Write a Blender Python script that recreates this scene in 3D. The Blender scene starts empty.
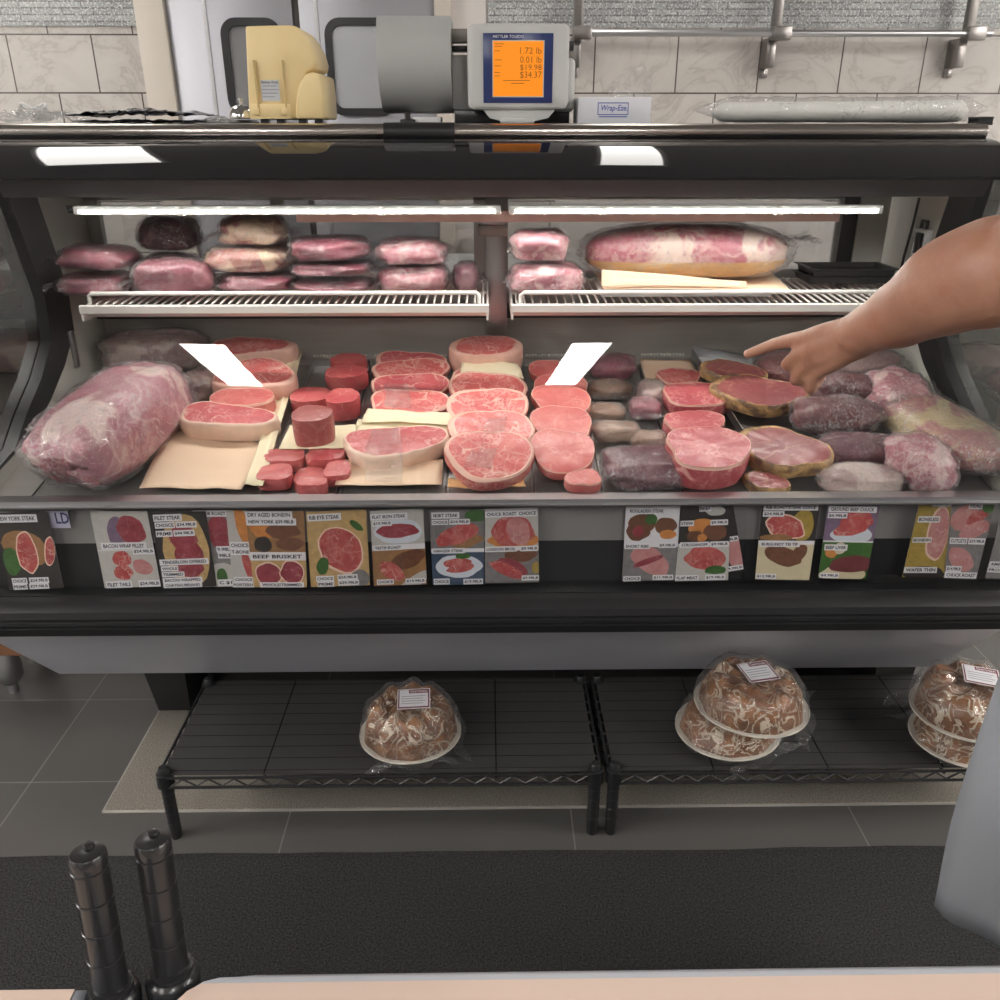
import bpy, bmesh, math, random
from mathutils import Vector, Matrix, Euler, noise

PI = math.pi
C = bpy.context.scene.collection
SC = bpy.context.scene

# ------------------------------------------------------------------ camera
FPX = 850.0
CAM = Vector((-0.018, 0.0, 1.36))
PITCH, YAW = math.radians(23.5), math.radians(-0.8)
cam_rot = Euler((PI / 2 - PITCH, 0, YAW), 'XYZ')
RM = cam_rot.to_matrix()
cd = bpy.data.cameras.new('camera')
cd.sensor_width = 36.0
cd.lens = FPX / 1000.0 * 36.0
cd.clip_start = 0.02
cam = bpy.data.objects.new('camera', cd)
cam.location = CAM
cam.rotation_euler = cam_rot
C.objects.link(cam)
SC.camera = cam


def ray(px, py):
    return RM @ Vector(((px - 500) / FPX, -(py - 500) / FPX, -1.0))


def PY(px, py, Y):
    d = ray(px, py)
    return CAM + d * ((Y - CAM.y) / d.y)


def PZ(px, py, z):
    d = ray(px, py)
    return CAM + d * ((z - CAM.z) / d.z)


DK = 0.186          # slope of the meat deck


def deck_z(Y):
    return 0.762 + (Y - 1.42) * DK


def PD(px, py, h=0.0):
    d = ray(px, py)
    t = (0.762 + h + (CAM.y - 1.42) * DK - CAM.z) / (d.z - DK * d.y)
    return CAM + d * t


def depth(p):
    return -(RM.inverted() @ (Vector(p) - CAM)).z


def m_per_px(p):
    return depth(p) / FPX


# ------------------------------------------------------------------ objects
def tag(o, label=None, cat=None, group=None, kind=None):
    if label: o['label'] = label
    if cat: o['category'] = cat
    if group: o['group'] = group
    if kind: o['kind'] = kind
    return o


def thing(name, label, cat, loc=(0, 0, 0), group=None):
    o = bpy.data.objects.new(name, None)
    o.empty_display_size = 0.05
    o.location = Vector(loc)
    C.objects.link(o)
    return tag(o, label, cat, group)


class MB:
    """collects shapes in world coordinates"""

    def __init__(s):
        s.bm = bmesh.new()

    def box(s, lo, hi, bev=0.0, M=None, seg=2):
        lo, hi = Vector(lo), Vector(hi)
        g = bmesh.ops.create_cube(s.bm, size=1.0)
        vs = g['verts']
        c, d = (lo + hi) / 2, hi - lo
        for v in vs:
            v.co = Vector((v.co.x * d.x, v.co.y * d.y, v.co.z * d.z)) + c
        if bev > 0:
            es = list({e for v in vs for e in v.link_edges})
            r = bmesh.ops.bevel(s.bm, geom=es, offset=bev, segments=seg, profile=0.5, affect='EDGES')
            vs = list({v for f in r['faces'] for v in f.verts} | {v for v in vs if v.is_valid})
        if M is not None:
            for v in vs:
                v.co = M @ v.co
        return s

    def loft(s, rings, closed=True, cap=True):
        R = [[s.bm.verts.new(p) for p in r] for r in rings]
        n = len(R[0])
        for a, b in zip(R, R[1:]):
            for i in range(n if closed else n - 1):
                j = (i + 1) % n
                try: s.bm.faces.new((a[i], a[j], b[j], b[i]))
                except ValueError: pass
        if cap and closed:
            for r in (R[0], R[-1]):
                try: s.bm.faces.new(r)
                except ValueError: pass
        return s

    def tube(s, pts, r, n=10, cap=True):
        pts = [Vector(p) for p in pts]
        rr = r if isinstance(r, (list, tuple)) else [r] * len(pts)
        rings = []
        u = None
        for i, p in enumerate(pts):
            t = (pts[min(i + 1, len(pts) - 1)] - pts[max(i - 1, 0)]).normalized()
            if u is None:
                u = t.orthogonal().normalized()
            u = (u - t * u.dot(t))
            u = u.normalized() if u.length > 1e-6 else t.orthogonal().normalized()
            w = t.cross(u)
            rings.append([p + (u * math.cos(2 * PI * k / n) + w * math.sin(2 * PI * k / n)) * rr[i] for k in range(n)])
        return s.loft(rings, True, cap)

    def lathe(s, prof, c, axis=(0, 0, 1), n=28, M=None):
        c = Vector(c); ax = Vector(axis).normalized()
        u = ax.orthogonal().normalized(); w = ax.cross(u)
        rings = [[c + ax * z + (u * math.cos(2 * PI * k / n) + w * math.sin(2 * PI * k / n)) * max(r, 1e-5) for k in range(n)] for r, z in prof]
        return s.loft(rings, True, True)

    def prism(s, poly, fn0, fn1):
        """poly: 2-D points; fn0/fn1 map a 2-D point to the two end faces"""
        return s.loft([[fn0(*p) for p in poly], [fn1(*p) for p in poly]])

    def extx(s, prof, x0, x1):
        """profile of (Y, z) points swept along X"""
        return s.prism(prof, lambda y, z: Vector((x0, y, z)), lambda y, z: Vector((x1, y, z)))

    def sheet(s, fn, nu, nv, thick=0.0):
        """fn(u, v) -> point, u, v in 0..1; a sheet with a little thickness"""
        V = [[s.bm.verts.new(fn(i / nu, j / nv)) for j in range(nv + 1)] for i in range(nu + 1)]
        fs = []
        for i in range(nu):
            for j in range(nv):
                fs.append(s.bm.faces.new((V[i][j], V[i + 1][j], V[i + 1][j + 1], V[i][j + 1])))
        if thick:
            bmesh.ops.recalc_face_normals(s.bm, faces=fs)
            bmesh.ops.solidify(s.bm, geom=fs, thickness=thick)
        return s

    def raw(s, verts, faces):
        V = [s.bm.verts.new(p) for p in verts]
        for f in faces:
            try: s.bm.faces.new([V[i] for i in f])
            except ValueError: pass
        return s

    def mesh(s, name, mat, smooth=True, angle=40):
        bmesh.ops.recalc_face_normals(s.bm, faces=s.bm.faces[:])
        me = bpy.data.meshes.new(name)
        s.bm.to_mesh(me)
        s.bm.free()
        if mat: me.materials.append(mat)
        if smooth:
            me.shade_smooth()
            if angle < 180:
                me.set_sharp_from_angle(angle=math.radians(angle))
        return me

    def part(s, name, mat, parent, smooth=True, angle=40):
        o = bpy.data.objects.new(name, s.mesh(name, mat, smooth, angle))
        C.objects.link(o)
        o.parent = parent
        r = parent
        off = Vector((0, 0, 0))
        while r is not None:
            off += r.location
            r = r.parent
        o.location = -off
        return o

    def single(s, name, mat, label=None, cat=None, group=None, kind=None, loc=None, smooth=True, angle=40):
        if loc is None:
            lo = Vector((1e9,) * 3); hi = -lo
            for v in s.bm.verts:
                for i in range(3):
                    lo[i] = min(lo[i], v.co[i]); hi[i] = max(hi[i], v.co[i])
            loc = Vector(((lo.x + hi.x) / 2, (lo.y + hi.y) / 2, lo.z))
        loc = Vector(loc)
        for v in s.bm.verts: v.co -= loc
        o = bpy.data.objects.new(name, s.mesh(name, mat, smooth, angle))
        o.location = loc
        C.objects.link(o)
        return tag(o, label, cat, group, kind)


def text_mb(body, x0, x1, z0, z1, to_world, bold=0.0, fit=True, align='c'):
    """lettering fitted in the rectangle x0..x1, z0..z1 of a 2-D plane, taken to the world by to_world(x, z)"""
    cu = bpy.data.curves.new('lettering', 'FONT')
    cu.body = body
    cu.size = 1.0
    cu.offset = bold
    cu.resolution_u = 2
    ob = bpy.data.objects.new('lettering', cu)
    C.objects.link(ob)
    dg = bpy.context.evaluated_depsgraph_get()
    me = bpy.data.meshes.new_from_object(ob.evaluated_get(dg))
    bpy.data.objects.remove(ob)
    bpy.data.curves.remove(cu)
    mb = MB()
    mb.bm.from_mesh(me)
    bpy.data.meshes.remove(me)
    xs = [v.co.x for v in mb.bm.verts]; ys = [v.co.y for v in mb.bm.verts]
    if not xs: return mb
    ax, bx, ay, by = min(xs), max(xs), min(ys), max(ys)
    sy = (z1 - z0) / max(by - ay, 1e-6)
    sx = (x1 - x0) / max(bx - ax, 1e-6)
    if not fit: sx = min(sx, sy)
    w = sx * (bx - ax)
    ox = x0 if align == 'l' else x1 - w if align == 'r' else (x0 + x1 - w) / 2
    for v in mb.bm.verts:
        v.co = to_world(ox + (v.co.x - ax) * sx, z0 + (v.co.y - ay) * sy)
    return mb


# ------------------------------------------------------------------ materials
def new_mat(name):
    m = bpy.data.materials.new(name)
    m.use_nodes = True
    nt = m.node_tree
    return m, nt, nt.nodes['Principled BSDF']


def nd(nt, t, **kw):
    n = nt.nodes.new(t)
    for k, v in kw.items():
        if k.startswith('i_'):
            n.inputs[k[2:].replace('_', ' ')].default_value = v
        else:
            setattr(n, k, v)
    return n


def coords(nt, scale=(1, 1, 1), wander=True):
    tc = nd(nt, 'ShaderNodeTexCoord')
    mp = nd(nt, 'ShaderNodeMapping')
    mp.inputs['Scale'].default_value = scale
    if wander:
        oi = nd(nt, 'ShaderNodeObjectInfo')
        ad = nd(nt, 'ShaderNodeVectorMath', operation='ADD')
        nt.links.new(tc.outputs['Object'], ad.inputs[0])
        nt.links.new(oi.outputs['Location'], ad.inputs[1])
        nt.links.new(ad.outputs[0], mp.inputs['Vector'])
    else:
        nt.links.new(tc.outputs['Object'], mp.inputs['Vector'])
    return mp.outputs[0]


def nz(nt, vec, scale, detail=3.0, rough=0.55, dist=0.0):
    n = nd(nt, 'ShaderNodeTexNoise')
    n.inputs['Scale'].default_value = scale
    n.inputs['Detail'].default_value = detail
    n.inputs['Roughness'].default_value = rough
    n.inputs['Distortion'].default_value = dist
    nt.links.new(vec, n.inputs['Vector'])
    return n.outputs['Fac']


def ramp(nt, fac, stops, interp='LINEAR'):
    n = nd(nt, 'ShaderNodeValToRGB')
    n.color_ramp.interpolation = interp
    e = n.color_ramp.elements
    while len(e) < len(stops): e.new(0.5)
    for i, (p, c) in enumerate(stops):
        e[i].position = p
        e[i].color = (*c, 1) if len(c) == 3 else c
    nt.links.new(fac, n.inputs[0])
    return n.outputs[0]


def mixc(nt, fac, a, b):
    n = nd(nt, 'ShaderNodeMix', data_type='RGBA')
    for sock, v in ((n.inputs[0], fac), (n.inputs[6], a), (n.inputs[7], b)):
        if hasattr(v, 'is_output'): nt.links.new(v, sock)
        elif isinstance(v, (int, float)): sock.default_value = v
        else: sock.default_value = (*v, 1)
    return n.outputs[2]


def math_(nt, op, a, b=None, clamp=False):
    n = nd(nt, 'ShaderNodeMath', operation=op, use_clamp=clamp)
    for i, v in enumerate((a, b)):
        if v is None: continue
        if hasattr(v, 'is_output'): nt.links.new(v, n.inputs[i])
        else: n.inputs[i].default_value = v
    return n.outputs[0]


def bump(nt, h, strength=0.3, dist=0.002):
    n = nd(nt, 'ShaderNodeBump')
    n.inputs['Strength'].default_value = strength
    n.inputs['Distance'].default_value = dist
    nt.links.new(h, n.inputs['Height'])
    return n.outputs[0]


def flat(name, col, rough=0.5, metal=0.0, var=0.08, vscale=30.0, coat=0.0, bmp=0.0, bscale=200.0, spec=0.5):
    """one colour with a slight procedural unevenness"""
    m, nt, b = new_mat(name)
    v = coords(nt)
    f = nz(nt, v, vscale, 3)
    c = mixc(nt, f, tuple(max(0, x * (1 - var)) for x in col), tuple(min(1, x * (1 + var)) for x in col))
    nt.links.new(c, b.inputs['Base Color'])
    b.inputs['Roughness'].default_value = rough
    b.inputs['Metallic'].default_value = metal
    b.inputs['Coat Weight'].default_value = coat
    b.inputs['Coat Roughness'].default_value = 0.05
    b.inputs['Specular IOR Level'].default_value = spec
    if bmp:
        nt.links.new(bump(nt, nz(nt, v, bscale, 2), bmp, 0.001), b.inputs['Normal'])
    return m


def emis(name, col, strength):
    m, nt, b = new_mat(name)
    b.inputs['Base Color'].default_value = (*col, 1)
    b.inputs['Emission Color'].default_value = (*col, 1)
    b.inputs['Emission Strength'].default_value = strength
    return m


def meat_mat(name, a, b2, fat, amt=0.5, scale=60.0, stretch=(1, 1, 1), rough=0.38, patch=0.0, dark=None, coat=0.15):
    """marbled lean: ridged noise veins of fat through two reds; patch>0 adds whole areas of fat"""
    m, nt, b = new_mat(name)
    v = coords(nt, stretch)
    base = mixc(nt, ramp(nt, nz(nt, v, scale * 0.35, 4), [(0.35, (0, 0, 0)), (0.65, (1, 1, 1))]), a, b2)
    grain = nz(nt, v, scale * 5, 3)
    base = mixc(nt, math_(nt, 'MULTIPLY', grain, 0.42), base, tuple(x * 0.55 for x in a))
    n1 = nz(nt, v, scale * 1.6, 5, 0.62, 0.25)
    ridge = math_(nt, 'ABSOLUTE', math_(nt, 'SUBTRACT', n1, 0.5))
    vein = ramp(nt, ridge, [(0.0, (1, 1, 1)), (0.012 + 0.02 * amt, (0.75 * amt,) * 3), (0.04 + 0.04 * amt, (0, 0, 0))])
    vein = math_(nt, 'MULTIPLY', vein, ramp(nt, nz(nt, v, scale * 0.55, 3, 0.6), [(0.48 - 0.10 * amt, (0.06,) * 3), (0.62 - 0.06 * amt, (1, 1, 1))]))
    n2 = nz(nt, v, scale * 0.36, 3, 0.45, 0.35)
    r2 = math_(nt, 'ABSOLUTE', math_(nt, 'SUBTRACT', n2, 0.52))
    seam = ramp(nt, r2, [(0.0, (1, 1, 1)), (0.006 + 0.012 * amt, (0.6, 0.6, 0.6)), (0.022, (0, 0, 0))])
    seam = math_(nt, 'MULTIPLY', seam, ramp(nt, nz(nt, v, scale * 0.22, 2), [(0.42, (0.1,) * 3), (0.56, (1, 1, 1))]))
    k = math_(nt, 'MAXIMUM', math_(nt, 'MULTIPLY', vein, min(1.0, 0.35 + amt * 0.55)), math_(nt, 'MULTIPLY', seam, min(1, 0.3 + amt)))
    if patch > 0:
        n3 = nz(nt, v, scale * 0.34, 4, 0.55, 0.6)
        pt = ramp(nt, n3, [(0.62 - patch * 0.3, (0, 0, 0)), (0.68 - patch * 0.3, (1, 1, 1))])
        k = math_(nt, 'MAXIMUM', k, pt)
    fc = mixc(nt, nz(nt, v, scale * 2, 2), fat, tuple(x * 0.82 for x in fat))
    col = mixc(nt, k, base, fc)
    nt.links.new(col, b.inputs['Base Color'])
    b.inputs['Roughness'].default_value = rough
    b.inputs['Coat Weight'].default_value = coat
    b.inputs['Coat Roughness'].default_value = 0.15
    nt.links.new(bump(nt, nz(nt, v, scale * 6, 3), 0.35, 0.0012), b.inputs['Normal'])
    return m


def film_mat(name, tint=(1, 1, 1), milk=0.05, gloss=0.10, rough=0.12, wrinkle=60.0, strength=0.6, wdist=0.004, crease=0.45):
    """thin clear plastic: mostly see-through, with sharp wrinkle glints"""
    m, nt, b = new_mat(name)
    nt.nodes.remove(b)
    out = nt.nodes['Material Output']
    v = coords(nt)
    n1 = nz(nt, v, wrinkle, 4, 0.6, 1.2)
    rid = math_(nt, 'ABSOLUTE', math_(nt, 'SUBTRACT', n1, 0.5))
    bp = bump(nt, rid, strength, wdist)
    tr = nd(nt, 'ShaderNodeBsdfTransparent'); tr.inputs[0].default_value = (*tint, 1)
    gl = nd(nt, 'ShaderNodeBsdfGlossy'); gl.inputs['Roughness'].default_value = rough
    nt.links.new(bp, gl.inputs['Normal'])
    df = nd(nt, 'ShaderNodeBsdfTranslucent'); df.inputs[0].default_value = (0.9, 0.9, 0.9, 1)
    d2 = nd(nt, 'ShaderNodeBsdfDiffuse'); d2.inputs[0].default_value = (0.9, 0.9, 0.9, 1)
    md = nd(nt, 'ShaderNodeMixShader'); md.inputs[0].default_value = 0.4
    nt.links.new(d2.outputs[0], md.inputs[1]); nt.links.new(df.outputs[0], md.inputs[2])
    fr = nd(nt, 'ShaderNodeFresnel'); fr.inputs[0].default_value = 1.35
    nt.links.new(bp, fr.inputs['Normal'])
    geo = nd(nt, 'ShaderNodeNewGeometry')
    nt.links.new(math_(nt, 'ADD', math_(nt, 'MULTIPLY', geo.outputs['Backfacing'], 1 / 1.35 - 1.35), 1.35), fr.inputs[0])
    fac = math_(nt, 'ADD', fr.outputs[0], gloss, True)
    m1 = nd(nt, 'ShaderNodeMixShader')
    nt.links.new(math_(nt, 'MULTIPLY', fac, 0.8), m1.inputs[0]); nt.links.new(tr.outputs[0], m1.inputs[1]); nt.links.new(gl.outputs[0], m1.inputs[2])
    m2 = nd(nt, 'ShaderNodeMixShader')
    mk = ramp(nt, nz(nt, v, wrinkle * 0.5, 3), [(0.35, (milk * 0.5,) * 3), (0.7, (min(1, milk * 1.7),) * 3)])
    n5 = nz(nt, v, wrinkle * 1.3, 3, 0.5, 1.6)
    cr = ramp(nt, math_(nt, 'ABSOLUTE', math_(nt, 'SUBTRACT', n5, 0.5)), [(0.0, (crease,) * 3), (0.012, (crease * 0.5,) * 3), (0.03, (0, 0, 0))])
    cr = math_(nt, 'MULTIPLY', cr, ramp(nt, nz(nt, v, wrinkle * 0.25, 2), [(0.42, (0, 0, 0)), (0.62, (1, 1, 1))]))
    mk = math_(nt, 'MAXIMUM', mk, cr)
    nt.links.new(mk, m2.inputs[0]); nt.links.new(m1.outputs[0], m2.inputs[1]); nt.links.new(md.outputs[0], m2.inputs[2])
    nt.links.new(m2.outputs[0], out.inputs[0])
    return m


def pane_mat(name, tint=(0.97, 0.985, 0.98), k=1.9, rough=0.0, add=0.0):
    """flat clear sheet: see-through with a mirror reflection that grows at a slant"""
    m, nt, b = new_mat(name)
    nt.nodes.remove(b)
    out = nt.nodes['Material Output']
    tr = nd(nt, 'ShaderNodeBsdfTransparent'); tr.inputs[0].default_value = (*tint, 1)
    gl = nd(nt, 'ShaderNodeBsdfGlossy'); gl.inputs['Roughness'].default_value = rough
    fr = nd(nt, 'ShaderNodeFresnel'); fr.inputs[0].default_value = 1.5
    # the pane is one surface deep, so seen from inside it must reflect as from outside
    geo = nd(nt, 'ShaderNodeNewGeometry')
    ior = math_(nt, 'ADD', math_(nt, 'MULTIPLY', geo.outputs['Backfacing'], 1 / 1.5 - 1.5), 1.5)
    nt.links.new(ior, fr.inputs[0])
    mx = nd(nt, 'ShaderNodeMixShader')
    nt.links.new(math_(nt, 'ADD', math_(nt, 'MULTIPLY', fr.outputs[0], k), add, True), mx.inputs[0])
    nt.links.new(tr.outputs[0], mx.inputs[1]); nt.links.new(gl.outputs[0], mx.inputs[2])
    nt.links.new(mx.outputs[0], out.inputs[0])
    return m


def tile_mat(name, c1, c2, grout, w, h, axes='XZ', off=(0, 0), mortar=0.003, vein=None, rough=0.25, offset=0.5, speck=0.0, msmooth=0.1):
    m, nt, b = new_mat(name)
    tc = nd(nt, 'ShaderNodeTexCoord')
    sp = nd(nt, 'ShaderNodeSeparateXYZ'); nt.links.new(tc.outputs['Object'], sp.inputs[0])
    cb = nd(nt, 'ShaderNodeCombineXYZ')
    nt.links.new(math_(nt, 'ADD', sp.outputs[axes[0]], off[0]), cb.inputs[0])
    nt.links.new(math_(nt, 'ADD', sp.outputs[axes[1]], off[1]), cb.inputs[1])
    br = nd(nt, 'ShaderNodeTexBrick', offset=offset, offset_frequency=2, squash=1.0)
    br.inputs['Scale'].default_value = 1.0
    br.inputs['Brick Width'].default_value = w
    br.inputs['Row Height'].default_value = h
    br.inputs['Mortar Size'].default_value = mortar
    br.inputs['Mortar Smooth'].default_value = msmooth
    br.inputs['Color1'].default_value = (*c1, 1)
    br.inputs['Color2'].default_value = (*c2, 1)
    br.inputs['Mortar'].default_value = (*grout, 1)
    nt.links.new(cb.outputs[0], br.inputs['Vector'])
    col = br.outputs['Color']
    if vein:
        n = nz(nt, tc.outputs['Object'], 4.0, 6, 0.6, 1.5)
        rd = math_(nt, 'ABSOLUTE', math_(nt, 'SUBTRACT', n, 0.5))
        k = ramp(nt, rd, [(0.0, (0.6,) * 3), (0.03, (0.2,) * 3), (0.16, (0, 0, 0))])
        k = math_(nt, 'MULTIPLY', k, math_(nt, 'SUBTRACT', 1.0, br.outputs['Fac']))
        col = mixc(nt, k, col, vein)
    if speck:
        n = nz(nt, tc.outputs['Object'], 140.0, 2)
        col = mixc(nt, ramp(nt, n, [(0.5, (0, 0, 0)), (0.66, (speck,) * 3)]), col, (1, 1, 1))
    nt.links.new(col, b.inputs['Base Color'])
    b.inputs['Roughness'].default_value = rough
    nt.links.new(bump(nt, math_(nt, 'SUBTRACT', 1.0, br.outputs['Fac']), 0.5, 0.002), b.inputs['Normal'])
    return m


def pile_mat(name, a, b2, scale, hgt=0.004, rough=0.95, strength=1.0):
    m, nt, b = new_mat(name)
    v = coords(nt, wander=False)
    n = nz(nt, v, scale, 3, 0.7)
    nt.links.new(mixc(nt, ramp(nt, n, [(0.35, (0, 0, 0)), (0.68, (1, 1, 1))]), a, b2), b.inputs['Base Color'])
    b.inputs['Roughness'].default_value = rough
    b.inputs['Specular IOR Level'].default_value = 0.2
    nt.links.new(bump(nt, n, strength, hgt), b.inputs['Normal'])
    return m


def brushed(name, col, rough=0.3, axis=(1, 1, 60), var=0.15, metal=1.0):
    m, nt, b = new_mat(name)
    v = coords(nt, axis, False)
    n = nz(nt, v, 6.0, 5)
    nt.links.new(mixc(nt, n, tuple(x * (1 - var) for x in col), tuple(min(1, x * (1 + var)) for x in col)), b.inputs['Base Color'])
    b.inputs['Metallic'].default_value = metal
    nt.links.new(math_(nt, 'ADD', math_(nt, 'MULTIPLY', n, 0.2), rough - 0.1), b.inputs['Roughness'])
    return m


M = {}
M['steel'] = brushed('brushed_steel', (0.55, 0.55, 0.56), 0.34)
M['steel_wall'] = brushed('case_rear_steel', (0.52, 0.49, 0.46), 0.45, (1, 1, 40), 0.15, 0.35)
M['door_steel'] = brushed('door_steel', (0.40, 0.40, 0.43), 0.5, (50, 1, 1), 0.06)
M['chrome'] = flat('chrome', (0.8, 0.8, 0.8), 0.08, 1.0, 0.02)
M['bullnose'] = brushed('bullnose_steel', (0.52, 0.48, 0.45), 0.22, (1, 60, 60), 0.1)
M['black_gloss'] = flat('black_gloss', (0.012, 0.012, 0.014), 0.04, 0, 0.02, spec=0.6)
M['black_satin'] = flat('black_satin', (0.016, 0.016, 0.017), 0.32, 0, 0.1)
M['black_wire'] = flat('black_epoxy_wire', (0.012, 0.012, 0.013), 0.4, 0, 0.1)
M['canopy'] = flat('canopy_charcoal', (0.07, 0.07, 0.075), 0.5, 0, 0.12, 12)
M['panel_grey'] = flat('lower_panel_grey', (0.66, 0.67, 0.73), 0.42, 0.12, 0.10, 4.0)
M['white_enamel'] = flat('white_enamel', (0.72, 0.70, 0.64), 0.35, 0, 0.04)
M['white_wire'] = flat('white_coated_wire', (0.83, 0.80, 0.76), 0.35, 0, 0.03)
M['gasket'] = flat('black_gasket', (0.02, 0.02, 0.022), 0.28, 0, 0.1)
M['glass'] = pane_mat('case_glass', k=1.25)
M['end_glass'] = pane_mat('end_glass', (0.62, 0.64, 0.64), 2.2, 0.0, 0.30)
M['clear'] = pane_mat('clear_acrylic', (0.97, 0.97, 0.97), 0.7)
M['film'] = film_mat('vacuum_film', (0.97, 0.96, 0.97), 0.02, 0.06, 0.05, 55, 1.0, 0.014, 0.8)
M['film_soft'] = film_mat('loose_film', (0.98, 0.98, 0.98), 0.07, 0.07, 0.07, 38, 1.0, 0.014, 0.6)
M['film_clear'] = film_mat('clear_film', (0.98, 0.98, 0.98), 0.05, 0.08, 0.10, 30, 0.9, 0.006)
M['fat'] = flat('beef_fat', (0.76, 0.46, 0.37), 0.42, 0, 0.16, 60, 0.2, 0.4, 250)
M['fat_white'] = flat('pale_fat', (0.80, 0.58, 0.46), 0.42, 0, 0.14, 60, 0.2, 0.4, 250)
M['fat_yellow'] = flat('yellow_fat', (0.70, 0.43, 0.16), 0.4, 0, 0.3, 50, 0.3, 0.5, 150)
M['paper'] = flat('peach_paper', (0.82, 0.60, 0.43), 0.7, 0, 0.06, 12, 0, 0.3, 40)
M['paper_cream'] = flat('cream_paper', (0.85, 0.74, 0.52), 0.7, 0, 0.06, 12, 0, 0.3, 40)
M['paper_tan'] = flat('tan_paper', (0.72, 0.42, 0.20), 0.7, 0, 0.08, 12, 0, 0.3, 40)
M['white'] = flat('white_plain', (0.82, 0.82, 0.82), 0.5, 0, 0.03)
M['ink'] = flat('black_ink', (0.012, 0.012, 0.02), 0.6, 0, 0.02)
M['cardwhite'] = flat('card_white', (0.74, 0.73, 0.76), 0.5, 0, 0.03)
M['red'] = meat_mat('bright_lean', (0.620, 0.098, 0.106), (0.720, 0.173, 0.159), (0.85, 0.50, 0.43), 0.35, 70)
M['rib'] = meat_mat('ribeye_lean', (0.600, 0.098, 0.101), (0.720, 0.173, 0.159), (0.86, 0.52, 0.44), 0.75, 55)
M['strip'] = meat_mat('strip_lean', (0.530, 0.086, 0.101), (0.640, 0.139, 0.148), (0.84, 0.50, 0.44), 0.6, 60)
M['round'] = meat_mat('round_lean', (0.580, 0.121, 0.117), (0.680, 0.207, 0.180), (0.84, 0.45, 0.40), 0.22, 70)
M['filet'] = meat_mat('filet_lean', (0.520, 0.081, 0.090), (0.640, 0.161, 0.148), (0.82, 0.42, 0.38), 0.12, 60)
M['filet_dull'] = meat_mat('filet_dull', (0.33, 0.075, 0.075), (0.42, 0.12, 0.11), (0.55, 0.3, 0.26), 0.15, 60)
M['chuck'] = meat_mat('chuck_lean', (0.42, 0.065, 0.085), (0.55, 0.12, 0.13), (0.80, 0.40, 0.36), 0.65, 34)
M['purple'] = meat_mat('vacuum_purple', (0.22, 0.045, 0.075), (0.33, 0.08, 0.11), (0.62, 0.36, 0.36), 0.35, 50)
M['purple_dk'] = meat_mat('vacuum_dark', (0.12, 0.035, 0.055), (0.20, 0.06, 0.085), (0.45, 0.28, 0.28), 0.35, 50)
M['pink'] = meat_mat('vacuum_pink', (0.48, 0.13, 0.18), (0.55, 0.20, 0.24), (0.82, 0.58, 0.56), 0.9, 45, patch=0.25)
M['fatpack'] = meat_mat('fat_cap_pack', (0.40, 0.12, 0.13), (0.55, 0.22, 0.20), (0.80, 0.60, 0.42), 0.6, 45, patch=0.62)
M['roast'] = meat_mat('marbled_roast', (0.45, 0.09, 0.14), (0.55, 0.15, 0.20), (0.86, 0.66, 0.56), 0.8, 34, patch=0.42)
M['primal'] = meat_mat('vacuum_primal', (0.45, 0.15, 0.20), (0.58, 0.27, 0.31), (0.80, 0.60, 0.55), 0.5, 26, patch=0.30)
M['dry'] = meat_mat('dry_aged_lean', (0.24, 0.055, 0.06), (0.33, 0.095, 0.095), (0.60, 0.30, 0.24), 0.3, 45, (1, 1, 1), 0.32)
M['brown'] = meat_mat('brown_lean', (0.24, 0.13, 0.085), (0.36, 0.22, 0.15), (0.62, 0.42, 0.32), 0.3, 55)
M['roll'] = meat_mat('dark_roll', (0.11, 0.025, 0.03), (0.20, 0.05, 0.055), (0.45, 0.30, 0.30), 0.5, 60)
M['greypack'] = meat_mat('frosted_pack', (0.36, 0.22, 0.22), (0.50, 0.34, 0.31), (0.66, 0.52, 0.46), 0.4, 40, patch=0.4)
M['rind'] = meat_mat('pink_yellow_pack', (0.50, 0.20, 0.22), (0.62, 0.30, 0.30), (0.74, 0.60, 0.36), 0.6, 30, patch=0.45)
def bark_mat():
    m, nt, b = new_mat('dry_aged_edge')
    v = coords(nt)
    k = ramp(nt, nz(nt, v, 30, 5, 0.6, 0.5), [(0.40, (0, 0, 0)), (0.60, (1, 1, 1))])
    nt.links.new(mixc(nt, k, (0.15, 0.085, 0.055), (0.58, 0.36, 0.15)), b.inputs['Base Color'])
    b.inputs['Roughness'].default_value = 0.42
    nt.links.new(bump(nt, nz(nt, v, 90, 4), 0.7, 0.003), b.inputs['Normal'])
    return m


M['bark'] = bark_mat()
# ------------------------------------------------------------------ room
WALL_Y, CEIL = 3.5, 2.75
M['floor'] = tile_mat('floor_tile', (0.082, 0.079, 0.076), (0.090, 0.086, 0.082), (0.19, 0.18, 0.175), 0.61, 0.306, 'XY', (0.454 + 0.61 * 20, 0.306 * 40 - 1.532), 0.0016, rough=0.42, offset=0.0, msmooth=0.0)
M['wall_tile'] = tile_mat('wall_tile', (0.62, 0.585, 0.55), (0.65, 0.61, 0.575), (0.12, 0.10, 0.09), 0.304, 0.19, 'XZ', (0.304 * 20 - 0.53, 0.19 * 20 - 1.487), 0.0028, (0.40, 0.36, 0.33), 0.15)
M['mosaic'] = tile_mat('glass_mosaic', (0.30, 0.31, 0.31), (0.46, 0.47, 0.47), (0.20, 0.20, 0.20), 0.11, 0.021, 'XZ', (10, 10), 0.0025, None, 0.12, 0.37, 0.55)
M['paint'] = flat('wall_paint', (0.70, 0.68, 0.65), 0.7, 0, 0.03, 6)
M['ceil'] = flat('ceiling_tile', (0.42, 0.41, 0.40), 0.8, 0, 0.04, 10)
M['trim'] = flat('door_trim', (0.62, 0.56, 0.49), 0.45, 0, 0.03)
X0, X1, Y0 = -4.2, 4.2, -7.0
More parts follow.
